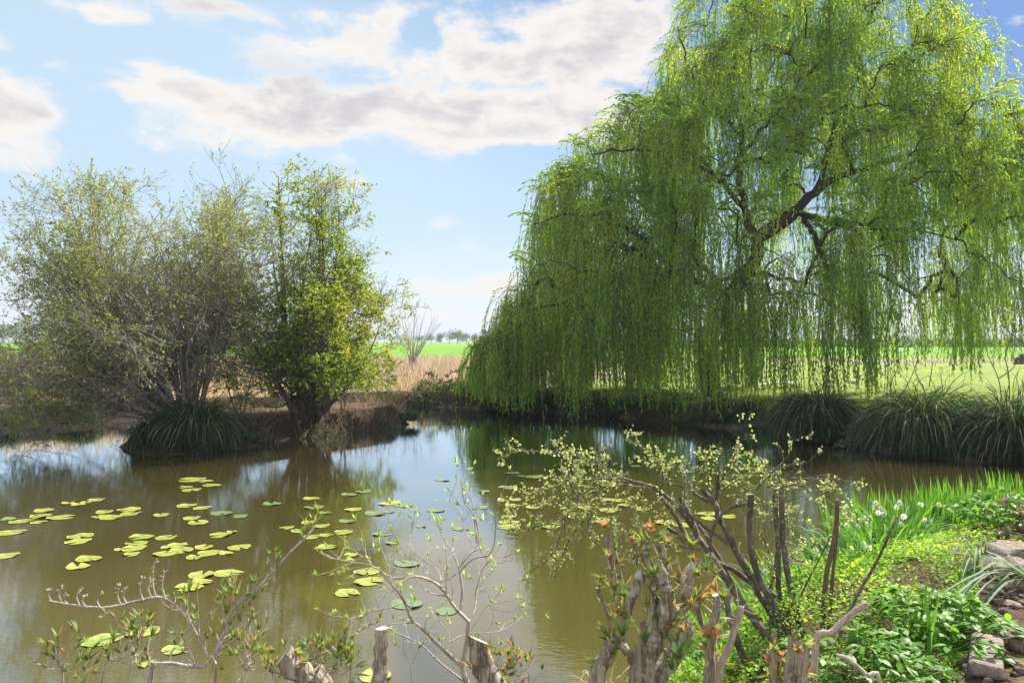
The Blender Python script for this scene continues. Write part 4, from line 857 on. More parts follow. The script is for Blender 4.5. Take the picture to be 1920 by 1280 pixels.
o = b.obj('ground_cover', M['cover']); tag(o, 'carpet of bright low leafy weeds over the near bank', 'ground cover', kind='stuff'); print('cover', n)
def leafy_clump(name, label, cat, px, d, h, rad, n, L, Wd, mat='broad'):
    x = (px - 960) / FPX * d; c = np.array([x, d, H(x, d)]); root = thing(name, c, label, cat); a = rng.random(n) * 6.28; r = np.sqrt(rng.random(n)) * rad
    tip = c + np.stack([r * np.cos(a), r * np.sin(a), h * (1 - .55 * (r / rad) ** 2) * rng.uniform(.5, 1.05, n)], -1)
    st = c + (tip - c) * np.array([.35, .35, 0]); K = 4; t = np.linspace(0, 1, K)[None, :, None]; P = st[:, None] * (1 - t) + tip[:, None] * t
    b = G(); tubes(b, P, np.full((n, K), .0022), 3); b.obj('stalks', M[mat], root)
    lb = G(); k = 5; ii = np.repeat(np.arange(n), k); d_ = np.stack([np.cos(a[ii]), np.sin(a[ii]), np.full(len(ii), .1)], -1) + rng.normal(size=(len(ii), 3)) * .8
    d_[:, 2] = np.abs(d_[:, 2]) * .5; ln = rng.uniform(*L, len(ii)); K = 4; f = np.linspace(0, 1, K)[None, :, None]
    PP = tip[ii][:, None] + unit(d_)[:, None] * ln[:, None, None] * f; PP[:, :, 2] -= (f[..., 0] ** 2) * ln[:, None] * .35
    ribbons(lb, PP, rng.uniform(*Wd, len(ii))[:, None] * np.array([.25, 1, .85, .05])[None], side=unit(np.cross(d_, (0, 0, 1.0))) + .2 * rng.normal(size=d_.shape), tint=rng.random(len(ii))); lb.obj('leaves', M[mat], root)
leafy_clump('leafy_perennial', 'lush broad-leaved green plant at the edge of the bare soil', 'plant', 1745, 4.35, .30, .42, 130, (.05, .09), (.022, .04))
leafy_clump('leafy_perennial', 'rounded low green plant beside the edging stone', 'plant', 1800, 4.5, .20, .20, 50, (.04, .07), (.02, .035))
leafy_clump('leafy_perennial', 'dark green leafy plant below the red-flowered one at the right edge', 'plant', 1880, 7.2, .28, .45, 130, (.05, .09), (.02, .035))
leafy_clump('leafy_perennial', 'green leafy plant at the bottom of the photo left of the lush one', 'plant', 1620, 3.9, .25, .38, 110, (.04, .075), (.02, .032))
# right edge plant with dusky pink flowers
x = (1925 - 960) / FPX * 7.3; c = np.array([x, 7.3, H(x, 7.3)]); root = thing('flowering_perennial', c, 'plant with dusky pink nodding flowers at the right edge of the photo', 'plant')
for k in range(13):
    e = np.array([x - .12 + rng.normal() * .13, 7.3 + rng.normal() * .12, 0]); e[2] = rng.uniform(.72, .98)
    b = G(); b2 = G(); flower(b, b2, e, .032); f = b.obj('flower', M['pink_petal'], root); b2.obj('cup', M['pink_petal'], f)
    s = G(); tubes(s, smooth_poly([c + rng.normal(size=3) * (.05, .05, 0), (c + e) / 2 + (0, 0, .1), e], 6), np.full(6, .004), 4); s.obj('stalk', M['pink_twig'], f)
# strap-leaved plant lying over the soil
def straps(label, root_p, tips, w, name='strap_leaved_plant'):
    root = thing(name, root_p, label, 'plant'); PP = []
    for tp in tips:
        mid = (np.asarray(root_p) + tp) / 2 + (0, 0, rng.uniform(.08, .2)); PP.append(smooth_poly([root_p, mid, tp], 9))
    PP = np.array(PP); b = G(); sd = unit(np.cross(PP[:, -1] - PP[:, 0], (0, 0, 1.0))); ribbons(b, PP, w * np.array([.7, 1, 1, 1, 1, .95, .8, .5, .05])[None] * np.ones((len(PP), 1)), side=sd, tint=rng.random(len(PP))); b.obj('leaves', M['strap'], root)
def gp(px, py, z=.78): d = (HC - z) * FPX / (py - 640); return np.array([(px - 960) / FPX * d, d, z])
straps('blue-green strap-leaved plant sprawling over the flat stones at the right edge', gp(1935, 1085, .8), [gp(1790 + rng.uniform(-30, 60), 1085 + rng.uniform(-40, 80), .79) for _ in range(16)] + [gp(1720, 1150, .84), gp(1700, 1158, .84), gp(1740, 1165, .84), gp(1800, 1120)], .017)
straps('small fan of pale strap leaves where weeds meet the soil', gp(1835, 1060, .78), [gp(1790 + rng.uniform(-40, 90), 1060 + rng.uniform(-45, 30), .84) for _ in range(14)], .011)
x = (1742 - 960) / FPX * 4.0; c = np.array([x, 4.0, H(x, 4.0)]); root = thing('bluebell_shoot', c, 'single tall strap-leaved shoot standing above the broad-leaved plant', 'plant')
b = G(); PP = np.array([smooth_poly([c, c + (.0, 0, .25), W(1735, 1130, 4.0), W(1738, 1085, 4.0)], 9), smooth_poly([c, c + (.01, 0, .2), W(1748, 1180, 4.0), W(1762, 1112, 4.0)], 9), smooth_poly([c, c + (.0, 0, .2), W(1738, 1190, 4.0), W(1755, 1135, 4.0)], 9)]); ribbons(b, PP, np.array([.5, .9, 1, 1, 1, .9, .7, .5, .05])[None] * .024 * np.ones((3, 1)), side=np.array([[1., .3, 0]] * 3), tint=np.array([.2, .8, .6])); b.obj('leaves', M['iris'], root)
# stones and clods on the bare soil
def stone(px, py, r, label, mat='stone', seed=1, flat=.45, name='flat_stone', cat='stone'):
    r *= .86; p = gp(px, py, .75); b = G(); blob(b, p, (r, r * .8, r * flat), seed, 22, 14, .16, fr=2.2); return tag(b.obj(name, M[mat], loc=p, smooth=True), label, cat)
stone(1888, 1068, .24, 'largest rounded sandstone among the strap leaves', seed=11)
stone(1905, 1042, .28, 'flat sandstone behind the largest rounded one', seed=12)
stone(1850, 1062, .12, 'small sandstone at the left end of the stone row', seed=13)
stone(1925, 1100, .16, 'sandstone under the strap leaves at the photo edge', seed=14)
stone(1893, 1136, .085, 'pale grey stone lying on the dark bare soil', seed=15)
stone(1800, 1165, .06, 'small grey stone beside the lush broad-leaved plant', seed=16)
p = gp(1850, 1240, .77); b = G(); box(b, (0, 0, 0), (.15, .5, .07)); v = np.array(b.v[0]); a_ = -.55; b.v[0] = np.stack([v[:, 0] * math.cos(a_) - v[:, 1] * math.sin(a_), v[:, 0] * math.sin(a_) + v[:, 1] * math.cos(a_), v[:, 2]], -1) + p
o = b.obj('edging_stone', M['brick'], loc=p); tag(o, 'long rough edging stone between the soil and the corner of grass', 'edging stone'); md = o.modifiers.new('bev', 'BEVEL'); md.width = .02; md.segments = 3
x, y = scatter(2600, 1.9, 6, 3.4, 8, lambda x, y: (x > soil_line(y) - .05) & (x < soil_line(y) + 1.6) & ~((x > 2.5 + .62 * (y - 3.95)) & (y < 4.6))); b = G()
M['clod'] = barkmat('soil_clod', (.07, .045, .03), (.20, .14, .11), 20, bump=.8, stretch=1)
zz = height(x, y)
for i in range(len(x)): r = float(rng.gamma(2.0, .008)) + .006; blob(b, (x[i], y[i], zz[i] + r * .3), (r, r, r * .7), i % 60, 6, 5, .3)
tag(b.obj('soil_crumbs', M['clod']), 'loose crumbs and clods of bare brown soil', 'soil', kind='stuff')
x, y = scatter(26000, 2.3, 3.8, 3.2, 4.62, lambda x, y: (x > 2.5 + .62 * (y - 3.95) + .02))
o = standing('corner_grass', M['grass'], x, y, (.015, .04), (.0025, .0045), .7); tag(o, 'short yellowish grass in the bottom right corner', 'grass')
# ------------------------------------------------------------------ foreground woody plants
rng = np.random.default_rng(55)
def poly(pts, ox, oy, sc, d0, d1=None):
    d1 = d0 if d1 is None else d1; n = len(pts); return [W(ox + a / sc, oy + b / sc, d0 + (d1 - d0) * i / max(n - 1, 1)) for i, (a, b) in enumerate(pts)]
def rosette(bag, p, axis, n=6, L=.055, w=.014, tint=(0, 1), open_=.8):
    axis = unit(np.asarray(axis, float)); a = rng.random(n) * 6.28; u = unit(np.cross(axis, rnd(1)[0])); v = np.cross(axis, u)
    o = np.cos(a)[:, None] * u + np.sin(a)[:, None] * v; ln = L * rng.uniform(.5, 1.15, n); K = 5; f = np.linspace(0, 1, K)[None, :, None]
    sp = open_ * rng.uniform(.4, 1.2, n)[:, None, None]
    PP = np.asarray(p) + ln[:, None, None] * (axis * f + o[:, None] * f * sp * (.5 + .7 * f))
    ribbons(bag, PP, w * rng.uniform(.7, 1.2, n)[:, None] * np.array([.45, 1, .95, .55, .04])[None], side=np.cross(o, axis), tint=rng.uniform(*tint, n))
def limb(bag, pts, r0, r1, K=14, sides=10, lump=.06, knob=0.0, flat=True):
    P = smooth_poly(pts, K); R = np.linspace(r0, r1, K)
    if knob: R[-3:] *= 1 + knob
    P[1:-1] += rng.normal(size=(K - 2, 3)) * r0 * .12
    sides = max(sides, 8); tubes(bag, P, R, sides, lump=lump)
    global RING
    v = bag.v[-1]; ring = v[-sides:]; ax = unit(P[-1] - P[-2]); tl = unit(rng.normal(size=3) + np.array([0, -.8, 0])) * rng.uniform(.15, .75)
    ring += ax[None] * ((ring - P[-1]) @ tl)[:, None]; v[-sides:] = ring; RING = (ring.copy(), ax)
    return P, R
def endcap(bag, P, r):
    ring, ax = RING; c = ring.mean(0); q = c + (ring - c) * .94 + ax * .0012; k = len(q)
    q2_ = c + (ring - c) * .3 + ax * .0009; vs = np.concatenate([q, q2_, c[None] + ax * .0004]); i = np.arange(k); j = (i + 1) % k
    bag.add(vs, np.stack([i, j, j + k, i + k], -1), np.stack([i + k, j + k, np.full(k, 2 * k)], -1))
# --- pollarded stump with red-green shoots
rng = np.random.default_rng(56)
A1 = (1120, 960, 4.0); base = W(1215, 1300, 2.6); base[2] = H(base[0], base[1])
root = thing('pollarded_stump', base, 'knobbly pollarded stump with cut limbs and red-green shoots in the foreground', 'stump')
tb = G(); cb = G(); db = G(); allP = []
P, R = limb(tb, [base - (0, 0, .1), W(1190, 1420, 2.6), W(1195, 1330, 2.6), *poly([(330, 1280), (350, 1120), (400, 1000), (440, 880), (500, 760), (530, 700)], *A1, 2.6)], .048, .033, 26, 22, .06); allP.append((P[14:], R[14:]))
K1 = poly([(500, 760), (505, 640), (480, 520), (440, 380)], *A1, 2.58); P, R = limb(tb, K1, .030, .018, 14, 18, .06); allP.append((P, R)); endcap(db, P, .026)
K2 = poly([(480, 850), (580, 740), (650, 600), (690, 480), (745, 380)], *A1, 2.62, 2.7); P, R = limb(tb, K2, .028, .024, 16, 18, .07); allP.append((P, R)); endcap(db, P, .032)
K3 = poly([(420, 1260), (560, 1080), (650, 900), (620, 720)], *A1, 2.66, 2.72); P, R = limb(tb, K3, .034, .018, 14, 18, .08); allP.append((P, R))
K4 = poly([(340, 1230), (270, 1110), (200, 1010), (110, 930)], *A1, 2.62, 2.55); P, R = limb(tb, K4, .016, .013, 10, 10); allP.append((P, R))
K5 = poly([(190, 1020), (210, 800), (250, 660), (290, 540), (340, 470)], *A1, 2.58); P, R = limb(tb, K5, .012, .019, 12, 14, .13); allP.append((P, R)); endcap(db, P, .03)
K6 = poly([(380, 900), (400, 760), (420, 600), (400, 480)], *A1, 2.55); P, R = limb(tb, K6, .011, .009, 10, 8); allP.append((P, R))
for pts, r0, r1 in [([(540, 440), (500, 330), (482, 225)], .022, .02), ([(470, 290), (465, 200), (460, 140)], .018, .018), ([(400, 420), (360, 300), (345, 215)], .02, .022), ([(640, 590), (700, 480), (800, 350)], .02, .016), ([(130, 560), (110, 400), (80, 190)], .02, .024), ([(120, 900), (60, 720), (0, 570)], .013, .011), ([(150, 690), (100, 460), (65, 320)], .008, .006), ([(205, 600), (160, 400), (125, 250)], .008, .007), ([(385, 420), (300, 290), (210, 140)], .008, .005), ([(445, 310), (390, 200), (325, 95)], .007, .005), ([(600, 380), (585, 260), (525, 150)], .006, .003), ([(640, 770), (740, 640), (890, 460)], .012, .006), ([(90, 560), (70, 520), (50, 480)], .016, .014), ([(500, 940), (560, 860), (660, 800)], .010, .006), ([(620, 600), (620, 480), (600, 380)], .015, .01), ([(210, 920), (170, 700), (150, 560)], .010, .006), ([(200, 800), (150, 760), (80, 700)], .005, .003), ([(410, 860), (405, 700), (430, 560)], .013, .010)]:
    dd = 2.55 + rng.random() * .12; P, R = limb(tb, poly(pts, *A1, dd), r0 * (.5 if r0 > .01 else .62), r1 * (.5 if r0 > .01 else .62), 9, 9, .05); allP.append((P, R)); endcap(cb, P, r1 * .95)
tb.obj('trunk', M['stump'], root, smooth=True); cb.obj('cut_ends', M['cut'], root); db.obj('weathered_ends', M['darkcut'], root)
sb = G()
for P, R in allP:
    for k in range(6):
        t_i = rng.integers(1, len(P)); o_ = rnd(1)[0]; o_[2] = abs(o_[2]) * .7 + .25; o_[1] -= .2
        rosette(sb, P[t_i] + unit(o_) * R[t_i] * .9, o_, rng.integers(5, 9), rng.uniform(.016, .036), .0078, tint=(0, .8) if rng.random() < .7 else (.5, 1))
for (a, c, n, tr, L_) in [(420, 470, 14, (0, .75), .06), (700, 260, 14, (.2, .9), .06), (200, 640, 16, (0, .7), .06), (190, 930, 20, (0, .6), .075), (60, 120, 16, (.72, 1), .055), (400, 130, 10, (.7, 1), .05), (760, 480, 14, (.1, .9), .06), (950, 660, 16, (.2, 1), .07), (90, 940, 10, (0, .4), .07), (620, 1100, 8, (0, .35), .11), (560, 1180, 6, (0, .3), .11), (820, 440, 8, (0, .3), .06), (360, 980, 5, (0, .3), .1), (700, 700, 12, (.6, 1), .05), (640, 900, 12, (.5, 1), .05), (110, 640, 9, (0, .6), .06), (540, 230, 7, (.6, 1), .04)]:
    rosette(sb, W(A1[0] + a / 4, A1[1] + c / 4, 2.52), (rng.normal() * .2, -.1, 1), n, L_ * .72, .0095 if L_ < .1 else .019, tr)
sb.obj('foliage', M['shoot'], root)
# --- reddish stumps and sticks behind it, right
rng = np.random.default_rng(57)
def stump_thing(name, label, cat, polys, mat='stump', cut='cut', d=2.9, ros=10, shoot='shoot', A=(0, 0, 1), L=.05, lowest=None, tint=(.3, 1)):
    p0 = W(polys[0][0][0][0] / A[2] + A[0], polys[0][0][0][1] / A[2] + A[1], d); b_ = np.array([p0[0], p0[1], H(p0[0], p0[1])]); root = thing(name, b_, label, cat)
    tb = G(); cb = G(); sb = G()
    for i, (pts, r0, r1) in enumerate(polys):
        pp = poly(pts, *A, d + .05 * i)
        if i == 0: pp = [b_ - (0, 0, .06)] + pp
        P, R = limb(tb, pp, r0 * (1.15 if i == 0 else 1), r1, 14, 12, .07); endcap(cb, P, r1 * .95)
        for k in range(ros):
            t_i = rng.integers(len(P) // 3, len(P)); o_ = rnd(1)[0]; o_[2] = abs(o_[2]) * .7 + .3; rosette(sb, P[t_i] + unit(o_) * R[t_i] * .9, o_, rng.integers(4, 8), rng.uniform(.6, 1.1) * L, .013, tint)
    tb.obj('trunk', M[mat], root, smooth=True); cb.obj('cut_ends', M[cut], root)
    if ros: sb.obj('foliage', M[shoot], root)
    return root
stump_thing('coppiced_stump', 'reddish forked stump with orange shoots right behind the big pollarded one', 'stump', [([(850, 1280), (840, 1060), (860, 880), (890, 740), (885, 620)], .021, .014), ([(830, 900), (780, 820), (750, 700), (750, 640)], .011, .008), ([(900, 1280), (880, 1100), (870, 950)], .017, .012)], A=A1, d=2.95, ros=12)
stump_thing('coppiced_stump', 'thick brown broken stump with orange-tipped leaves at the bottom right', 'stump', [([(1495, 1330), (1492, 1270), (1498, 1205)], .040, .034), ([(1465, 1330), (1455, 1260), (1452, 1215)], .022, .016)], cut='darkcut', d=2.7, ros=12, L=.045)
stump_thing('coppiced_stump', 'leaning grey-brown stump at the left foot of the big pollarded one', 'stump', [([(0, 1300), (60, 1120), (100, 990)], .026, .02)], A=A1, d=2.55, ros=4, tint=(0, .5))
stump_thing('cut_pole', 'slanting pale pole cut off at an angle at the bottom left', 'cut pole', [([(600, 1310), (575, 1275), (532, 1228)], .030, .029)], d=2.2, ros=5, L=.045, shoot='shoot')
stump_thing('cut_pole', 'straight upright cut pole left of the pale budding shrub', 'cut pole', [([(712, 1310), (713, 1240), (716, 1178)], .021, .019)], d=2.25, ros=0)
stump_thing('cut_pole', 'gnarled pale stump with a white slanting cut right of the budding shrub', 'cut pole', [([(935, 1330), (925, 1290), (902, 1245), (898, 1200)], .036, .026)], d=2.3, ros=5, L=.04)
for nm, lab, pts, r, d, mt in [('bare_stick', 'thick pinkish bare stick slanting up right of the brown stump', [(1528, 1216), (1560, 1185), (1595, 1152), (1624, 1130)], .012, 2.9, 'pink_twig'), ('bare_stick', 'pale pinkish stick rising left of the brown stump', [(1345, 1290), (1368, 1210), (1388, 1145), (1392, 1140)], .012, 2.7, 'pink_twig'), ('bare_stick', 'thin dark stem leaning right in front of the narcissus flowers', [(1560, 1290), (1568, 1211), (1604, 1122), (1645, 1050), (1682, 968)], .008, 4.2, 'hazel'), ('bare_stick', 'short pale dead twig with a forked tip at the bottom right', [(1650, 1290), (1625, 1265), (1590, 1235), (1570, 1228)], .008, 2.6, 'pale_twig')]:
    pp = poly(pts, 0, 0, 1, d); e = pp[0].copy(); e[2] = H(e[0], e[1]) - .03; b = G(); P = smooth_poly([e] + pp, 16); tubes(b, P, np.linspace(r * 1.15, r * .8, 16), 8, lump=.05)
    tw = grow(P[None, 6:], np.full((1, 10), r * .5), 4, ang=.7, L=.12, K=4, rmin=.0015); tubes(b, *tw, 4)
    root = thing(nm, e, lab, 'stick'); b.obj('stem', M[mt], root); s = G(); e_ = P[-1]; d_ = unit(P[-1] - P[-2]); tubes(s, np.stack([e_ - d_ * .002, e_ + d_ * .002]), np.array([r * .78, r * .74]), 10); s.obj('cut_end', M['cut'], root)
# brown twin rods
p0 = W(1540, 1220, 4.6); p0[2] = H(p0[0], p0[1]); root = thing('twin_rods', p0, 'pair of thin reddish brown rods standing upright between cut stems and narcissus', 'rods'); sb = G()
for k, (pts, r) in enumerate([([(1640, 1080), (1660, 780), (1690, 640), (1712, 500), (1715, 400)], .011), ([(1670, 1090), (1690, 800), (1710, 600), (1718, 440)], .009)]):
    b = G(); P = smooth_poly([p0 + (0.03 * k, 0, -.05)] + poly(pts, *a4, 4.6), 20); tubes(b, P, np.linspace(r * 1.4, r, 20), 8, lump=.06); b.obj('rod', M['brown_rod'], root)
    for j in range(10): i = rng.integers(8, 20); rosette(sb, P[i], rnd(1)[0], 4, .02, .008, (0, 1))
sb.obj('foliage', M['spray'], root)
# --- dark coppiced stems with small leaved sprays
rng = np.random.default_rng(58)
D4 = 4.5; p0 = W(1470, 1215, D4); p0[2] = H(p0[0], p0[1]); root = thing('coppiced_shrub', p0, 'dark-barked cut-back shrub with thick sawn stems and pale leafy sprays over the water', 'shrub')
cb = G(); SP = []
stems_ = [([(1385, 1070), (1260, 900), (1130, 700), (1060, 600), (1010, 480), (960, 390)], 42, 26, -.1, .3), ([(1470, 1060), (1370, 900), (1250, 680), (1170, 520), (1130, 430), (1070, 350)], 42, 28, .0, .2), ([(1130, 430), (1142, 350), (1138, 280)], 24, 20, .2, .2), ([(1095, 408), (1030, 370), (975, 280)], 20, 15, .2, .3), ([(1430, 960), (1340, 780), (1300, 600), (1300, 375)], 34, 27, -.05, -.1), ([(1570, 1120), (1500, 880), (1460, 640), (1445, 350)], 36, 25, .1, 0), ([(1445, 1000), (1432, 800), (1430, 600), (1415, 380)], 28, 24, .15, .1), ([(1390, 860), (1420, 700), (1440, 500), (1440, 420)], 20, 14, .25, .3), ([(1380, 860), (1240, 750), (1130, 690), (1040, 560), (930, 420), (830, 330)], 30, 18, .1, .3), ([(1250, 880), (1180, 740), (1100, 600), (1010, 480), (860, 370)], 22, 14, .2, .4), ([(1110, 660), (1110, 560), (1160, 470), (1230, 430), (1340, 408)], 18, 11, .1, .1), ([(1000, 590), (930, 470), (870, 390)], 22, 16, -.1, -.1), ([(985, 605), (940, 560), (900, 535)], 18, 16, -.1, -.1), ([(1190, 610), (1090, 540), (1000, 470)], 20, 12, .1, .1), ([(1480, 1030), (1475, 920), (1380, 830)], 36, 26, .15, .2), ([(1060, 640), (960, 625), (880, 622)], 12, 8, 0, 0), ([(870, 370), (720, 430), (580, 495)], 9, 5, .3, .4), ([(860, 350), (888, 310), (880, 285)], 8, 6, .3, .3), ([(860, 345), (740, 312), (640, 330), (565, 355)], 10, 5, .3, .4), ([(750, 720), (760, 650), (725, 695)], 8, 6, 0, 0), ([(1410, 1180), (1390, 1000), (1400, 900)], 14, 10, -.1, 0), ([(1240, 1100), (1200, 960), (1180, 860)], 34, 28, -.2, -.1)]
for pts, w0, w1, o0, o1 in stems_:
    pp = poly(pts, *a4, D4 + o0, D4 + o1)
    if pts[0][1] > 945 and w0 > 12: e = pp[0].copy(); e[2] = H(e[0], e[1]) - .08; e[:2] = p0[:2] * .5 + e[:2] * .5; pp = [e] + pp
    b = G(); r0, r1 = w0 / 2.56 / 2 / FPX * D4, w1 / 2.56 / 2 / FPX * D4
    P, R = limb(b, pp, r0, r1, 20, 12, .07); tw = grow(P[None, 6:], R[None, 6:], 5, t0=.3, ang=.9, L=.16, K=5, rr=.2, rmin=.0018, wander=.3); tubes(b, *tw, 4, cap=False)
    b.obj('stem', M['hazel'], root, smooth=True)
    if w1 > 12: endcap(cb, P, r1 * .93)
    SP.append(tw)
cb.obj('cut_ends', M['cut'], root)
sprays = [([(840, 340), (700, 300), (560, 230), (400, 180), (200, 168), (68, 205)], 1), ([(840, 350), (640, 330), (480, 380), (400, 520), (350, 660), (210, 768)], 1), ([(620, 340), (560, 420), (450, 560), (400, 660), (355, 780)], 1), ([(900, 300), (850, 220), (780, 150), (695, 110)], 1), ([(880, 300), (860, 200), (848, 140)], .6), ([(1130, 350), (1200, 240), (1240, 140), (1278, 78)], 1), ([(1100, 340), (1090, 240), (1082, 165)], .7), ([(1300, 380), (1400, 270), (1480, 190), (1490, 120)], 1), ([(1380, 340), (1480, 300), (1580, 300), (1725, 298)], 1), ([(1400, 360), (1500, 330), (1620, 350), (1690, 360)], .8), ([(1150, 360), (1250, 300), (1380, 260), (1560, 215)], 1), ([(700, 300), (560, 300), (420, 320), (250, 375)], 1), ([(560, 360), (420, 400), (320, 430), (190, 420)], .9), ([(480, 400), (440, 340), (420, 240), (410, 165)], .8), ([(620, 330), (580, 250), (565, 185)], .8), ([(1200, 380), (1300, 400), (1420, 420), (1560, 380)], .8), ([(560, 420), (520, 520), (540, 620)], .7), ([(900, 320), (980, 350), (960, 440), (880, 480)], .8), ([(790, 330), (740, 420), (760, 520)], .7), ([(1440, 380), (1470, 460), (1480, 560)], .6), ([(640, 480), (650, 560), (655, 600)], .5), ([(1350, 560), (1400, 700), (1390, 760)], .4), ([(1440, 600), (1500, 680), (1600, 700)], .5), ([(1540, 860), (1620, 700), (1720, 520), (1790, 480)], .6), ([(380, 520), (300, 520), (190, 565), (130, 560)], .6)]
tb = G(); lb = G()
for pts, q_ in sprays:
    o0 = rng.uniform(-.1, .4); P = smooth_poly(poly(pts, *a4, D4 + .25, D4 + o0), 16)[None]; R = np.linspace(.006, .0022, 16)[None]; tubes(tb, P, R, 5)
    L_ = np.linalg.norm(np.diff(P[0], axis=0), axis=1).sum(); m = max(6, int(L_ * 26 * q_)); t1_ = grow(P, R, m, t0=.1, ang=.95, L=.17, K=5, rmin=.0013, wander=.25, keep_t=.3); tubes(tb, *t1_, 3, cap=False)
    t2 = grow(*t1_, 3, t0=.2, ang=.8, L=.075, K=4, rmin=.0009, wander=.25); tubes(tb, *t2, 3, cap=False)
    for (Q, cnt) in ((t2[0], 7), (t1_[0], 8), (P, 75)):
        idx = np.repeat(np.arange(len(Q)), cnt); C, T, _ = interp(Q[idx], rng.random(len(idx))); k = vnoise(C, 9, 91) > -.45; C = C[k]
        leaves(lb, C, rnd(len(C)), rng.uniform(.012, .024, len(C)), rng.uniform(.008, .016, len(C)), fat=.5)
for tw in SP:
    idx = np.repeat(np.arange(len(tw[0])), 10); C, T, _ = interp(tw[0][idx], rng.random(len(idx))); leaves(lb, C, rnd(len(C)), .014, .010)
tb.obj('spray_twigs', M['hazel'], root); lb.obj('foliage', M['spray'], root)
# --- pale budding shrub in the centre foreground
rng = np.random.default_rng(59)
D6 = 2.55; p0 = W(885, 1300, D6); p0[2] = H(p0[0], p0[1]); root = thing('budding_shrub', p0, 'small pale-twigged shrub with fresh green buds reaching over the pond, centre foreground', 'shrub')
mains = [([(1150, 1290), (1118, 1180), (1145, 1050), (1155, 930)], 26, 22, 0, 0), ([(1155, 930), (1100, 875), (1060, 830), (1000, 740), (930, 690), (850, 670), (790, 690), (740, 735)], 20, 9, 0, -.15), ([(850, 670), (720, 680), (600, 610), (480, 590), (390, 570), (320, 540)], 10, 6, -.1, .1), ([(1155, 930), (1190, 860), (1200, 770), (1240, 690)], 12, 7, 0, .1), ([(1105, 870), (1118, 760), (1100, 620)], 16, 13, 0, .05), ([(1100, 620), (1160, 540), (1215, 490), (1190, 330), (1130, 250), (1110, 130)], 12, 5, .05, .2), ([(1120, 1190), (1000, 1080), (900, 980), (830, 920), (790, 820), (735, 740), (640, 620)], 20, 7, 0, -.2), ([(1130, 1270), (1000, 1170), (880, 1060), (720, 980)], 12, 6, 0, .15), ([(1100, 620), (1060, 530), (1010, 450), (970, 360)], 10, 5, .05, .25), ([(1110, 640), (1180, 570), (1280, 540), (1310, 400), (1300, 330)], 11, 5, .05, -.1), ([(1040, 1050), (1140, 1000), (1300, 990), (1400, 950), (1470, 890)], 7, 4, 0, .2), ([(1000, 740), (980, 640), (900, 580), (820, 500), (835, 370)], 9, 4, .0, .2), ([(1180, 500), (1130, 400), (1110, 300), (1030, 190)], 7, 3, .2, .3), ([(1200, 480), (1180, 280), (1160, 170)], 7, 3, .15, .25), ([(790, 820), (700, 850), (560, 880), (480, 910), (390, 890)], 7, 3, -.1, -.2), ([(720, 730), (690, 600), (650, 500), (640, 440)], 6, 3, -.1, 0), ([(1080, 660), (1000, 700), (900, 640), (880, 560)], 6, 3, 0, .2), ([(1190, 780), (1230, 640), (1290, 560)], 6, 3, .1, 0), ([(1290, 545), (1350, 565), (1430, 530)], 4, 3, -.05, -.1), ([(830, 935), (740, 940), (640, 960), (580, 960)], 6, 3, -.1, -.2), ([(1030, 1110), (1040, 1000), (960, 900), (940, 860)], 6, 3, 0, .1), ([(830, 1280), (820, 1180), (780, 1100), (740, 1050)], 6, 3, .1, .1), ([(830, 1170), (860, 1110), (870, 1080)], 4, 3, .1, .1), ([(1210, 760), (1260, 760), (1290, 880), (1310, 930)], 4, 3, .1, .1), ([(1150, 1000), (1220, 900), (1250, 850), (1300, 810)], 4, 3, .1, .1), ([(640, 620), (520, 640), (500, 700), (420, 715)], 4, 3, -.2, -.2), ([(600, 610), (560, 560), (500, 580)], 4, 3, 0, 0), ([(600, 610), (590, 540), (610, 510)], 4, 3, 0, 0)]
bb_ = G(); tips = []
for pts, w0, w1, o0, o1 in mains:
    b = G() if w0 > 14 else bb_; k_ = 1 / 3.048 / 2 / FPX * D6 * 1.12
    P, R = limb(b, poly(pts, *a6, D6 + o0, D6 + o1), w0 * k_, w1 * k_, 16, 8, .05)
    if w0 > 14: b.obj('stem', M['pale_twig'], root, smooth=True)
    tips.append((P[-1], P[-1] - P[-2]))
    if w1 < 12:
        tw = grow(P[None], R[None], max(3, int(np.linalg.norm(np.diff(P, axis=0), axis=1).sum() * 22)), t0=.25, ang=.8, L=.14, K=6, rr=.6, rmin=.0011, wander=.2, trop=(0, 0, .12), keep_t=.3); tubes(bb_, *tw, 5)
        for q_ in tw[0]: tips.append((q_[-1], q_[-1] - q_[-2])); tips.append((q_[3], q_[3] - q_[2] + rng.normal(size=3) * .02)) if rng.random() < .4 else None
bb_.obj('twigs', M['pale_twig'], root, smooth=True); lb = G()
for p_, d_ in tips:
    if rng.random() < .85: rosette(lb, p_, unit(d_) + (0, 0, .5), rng.integers(4, 7), rng.uniform(.011, .026), .0075, (0, 1), .6)
lb.obj('foliage', M['bud'], root)
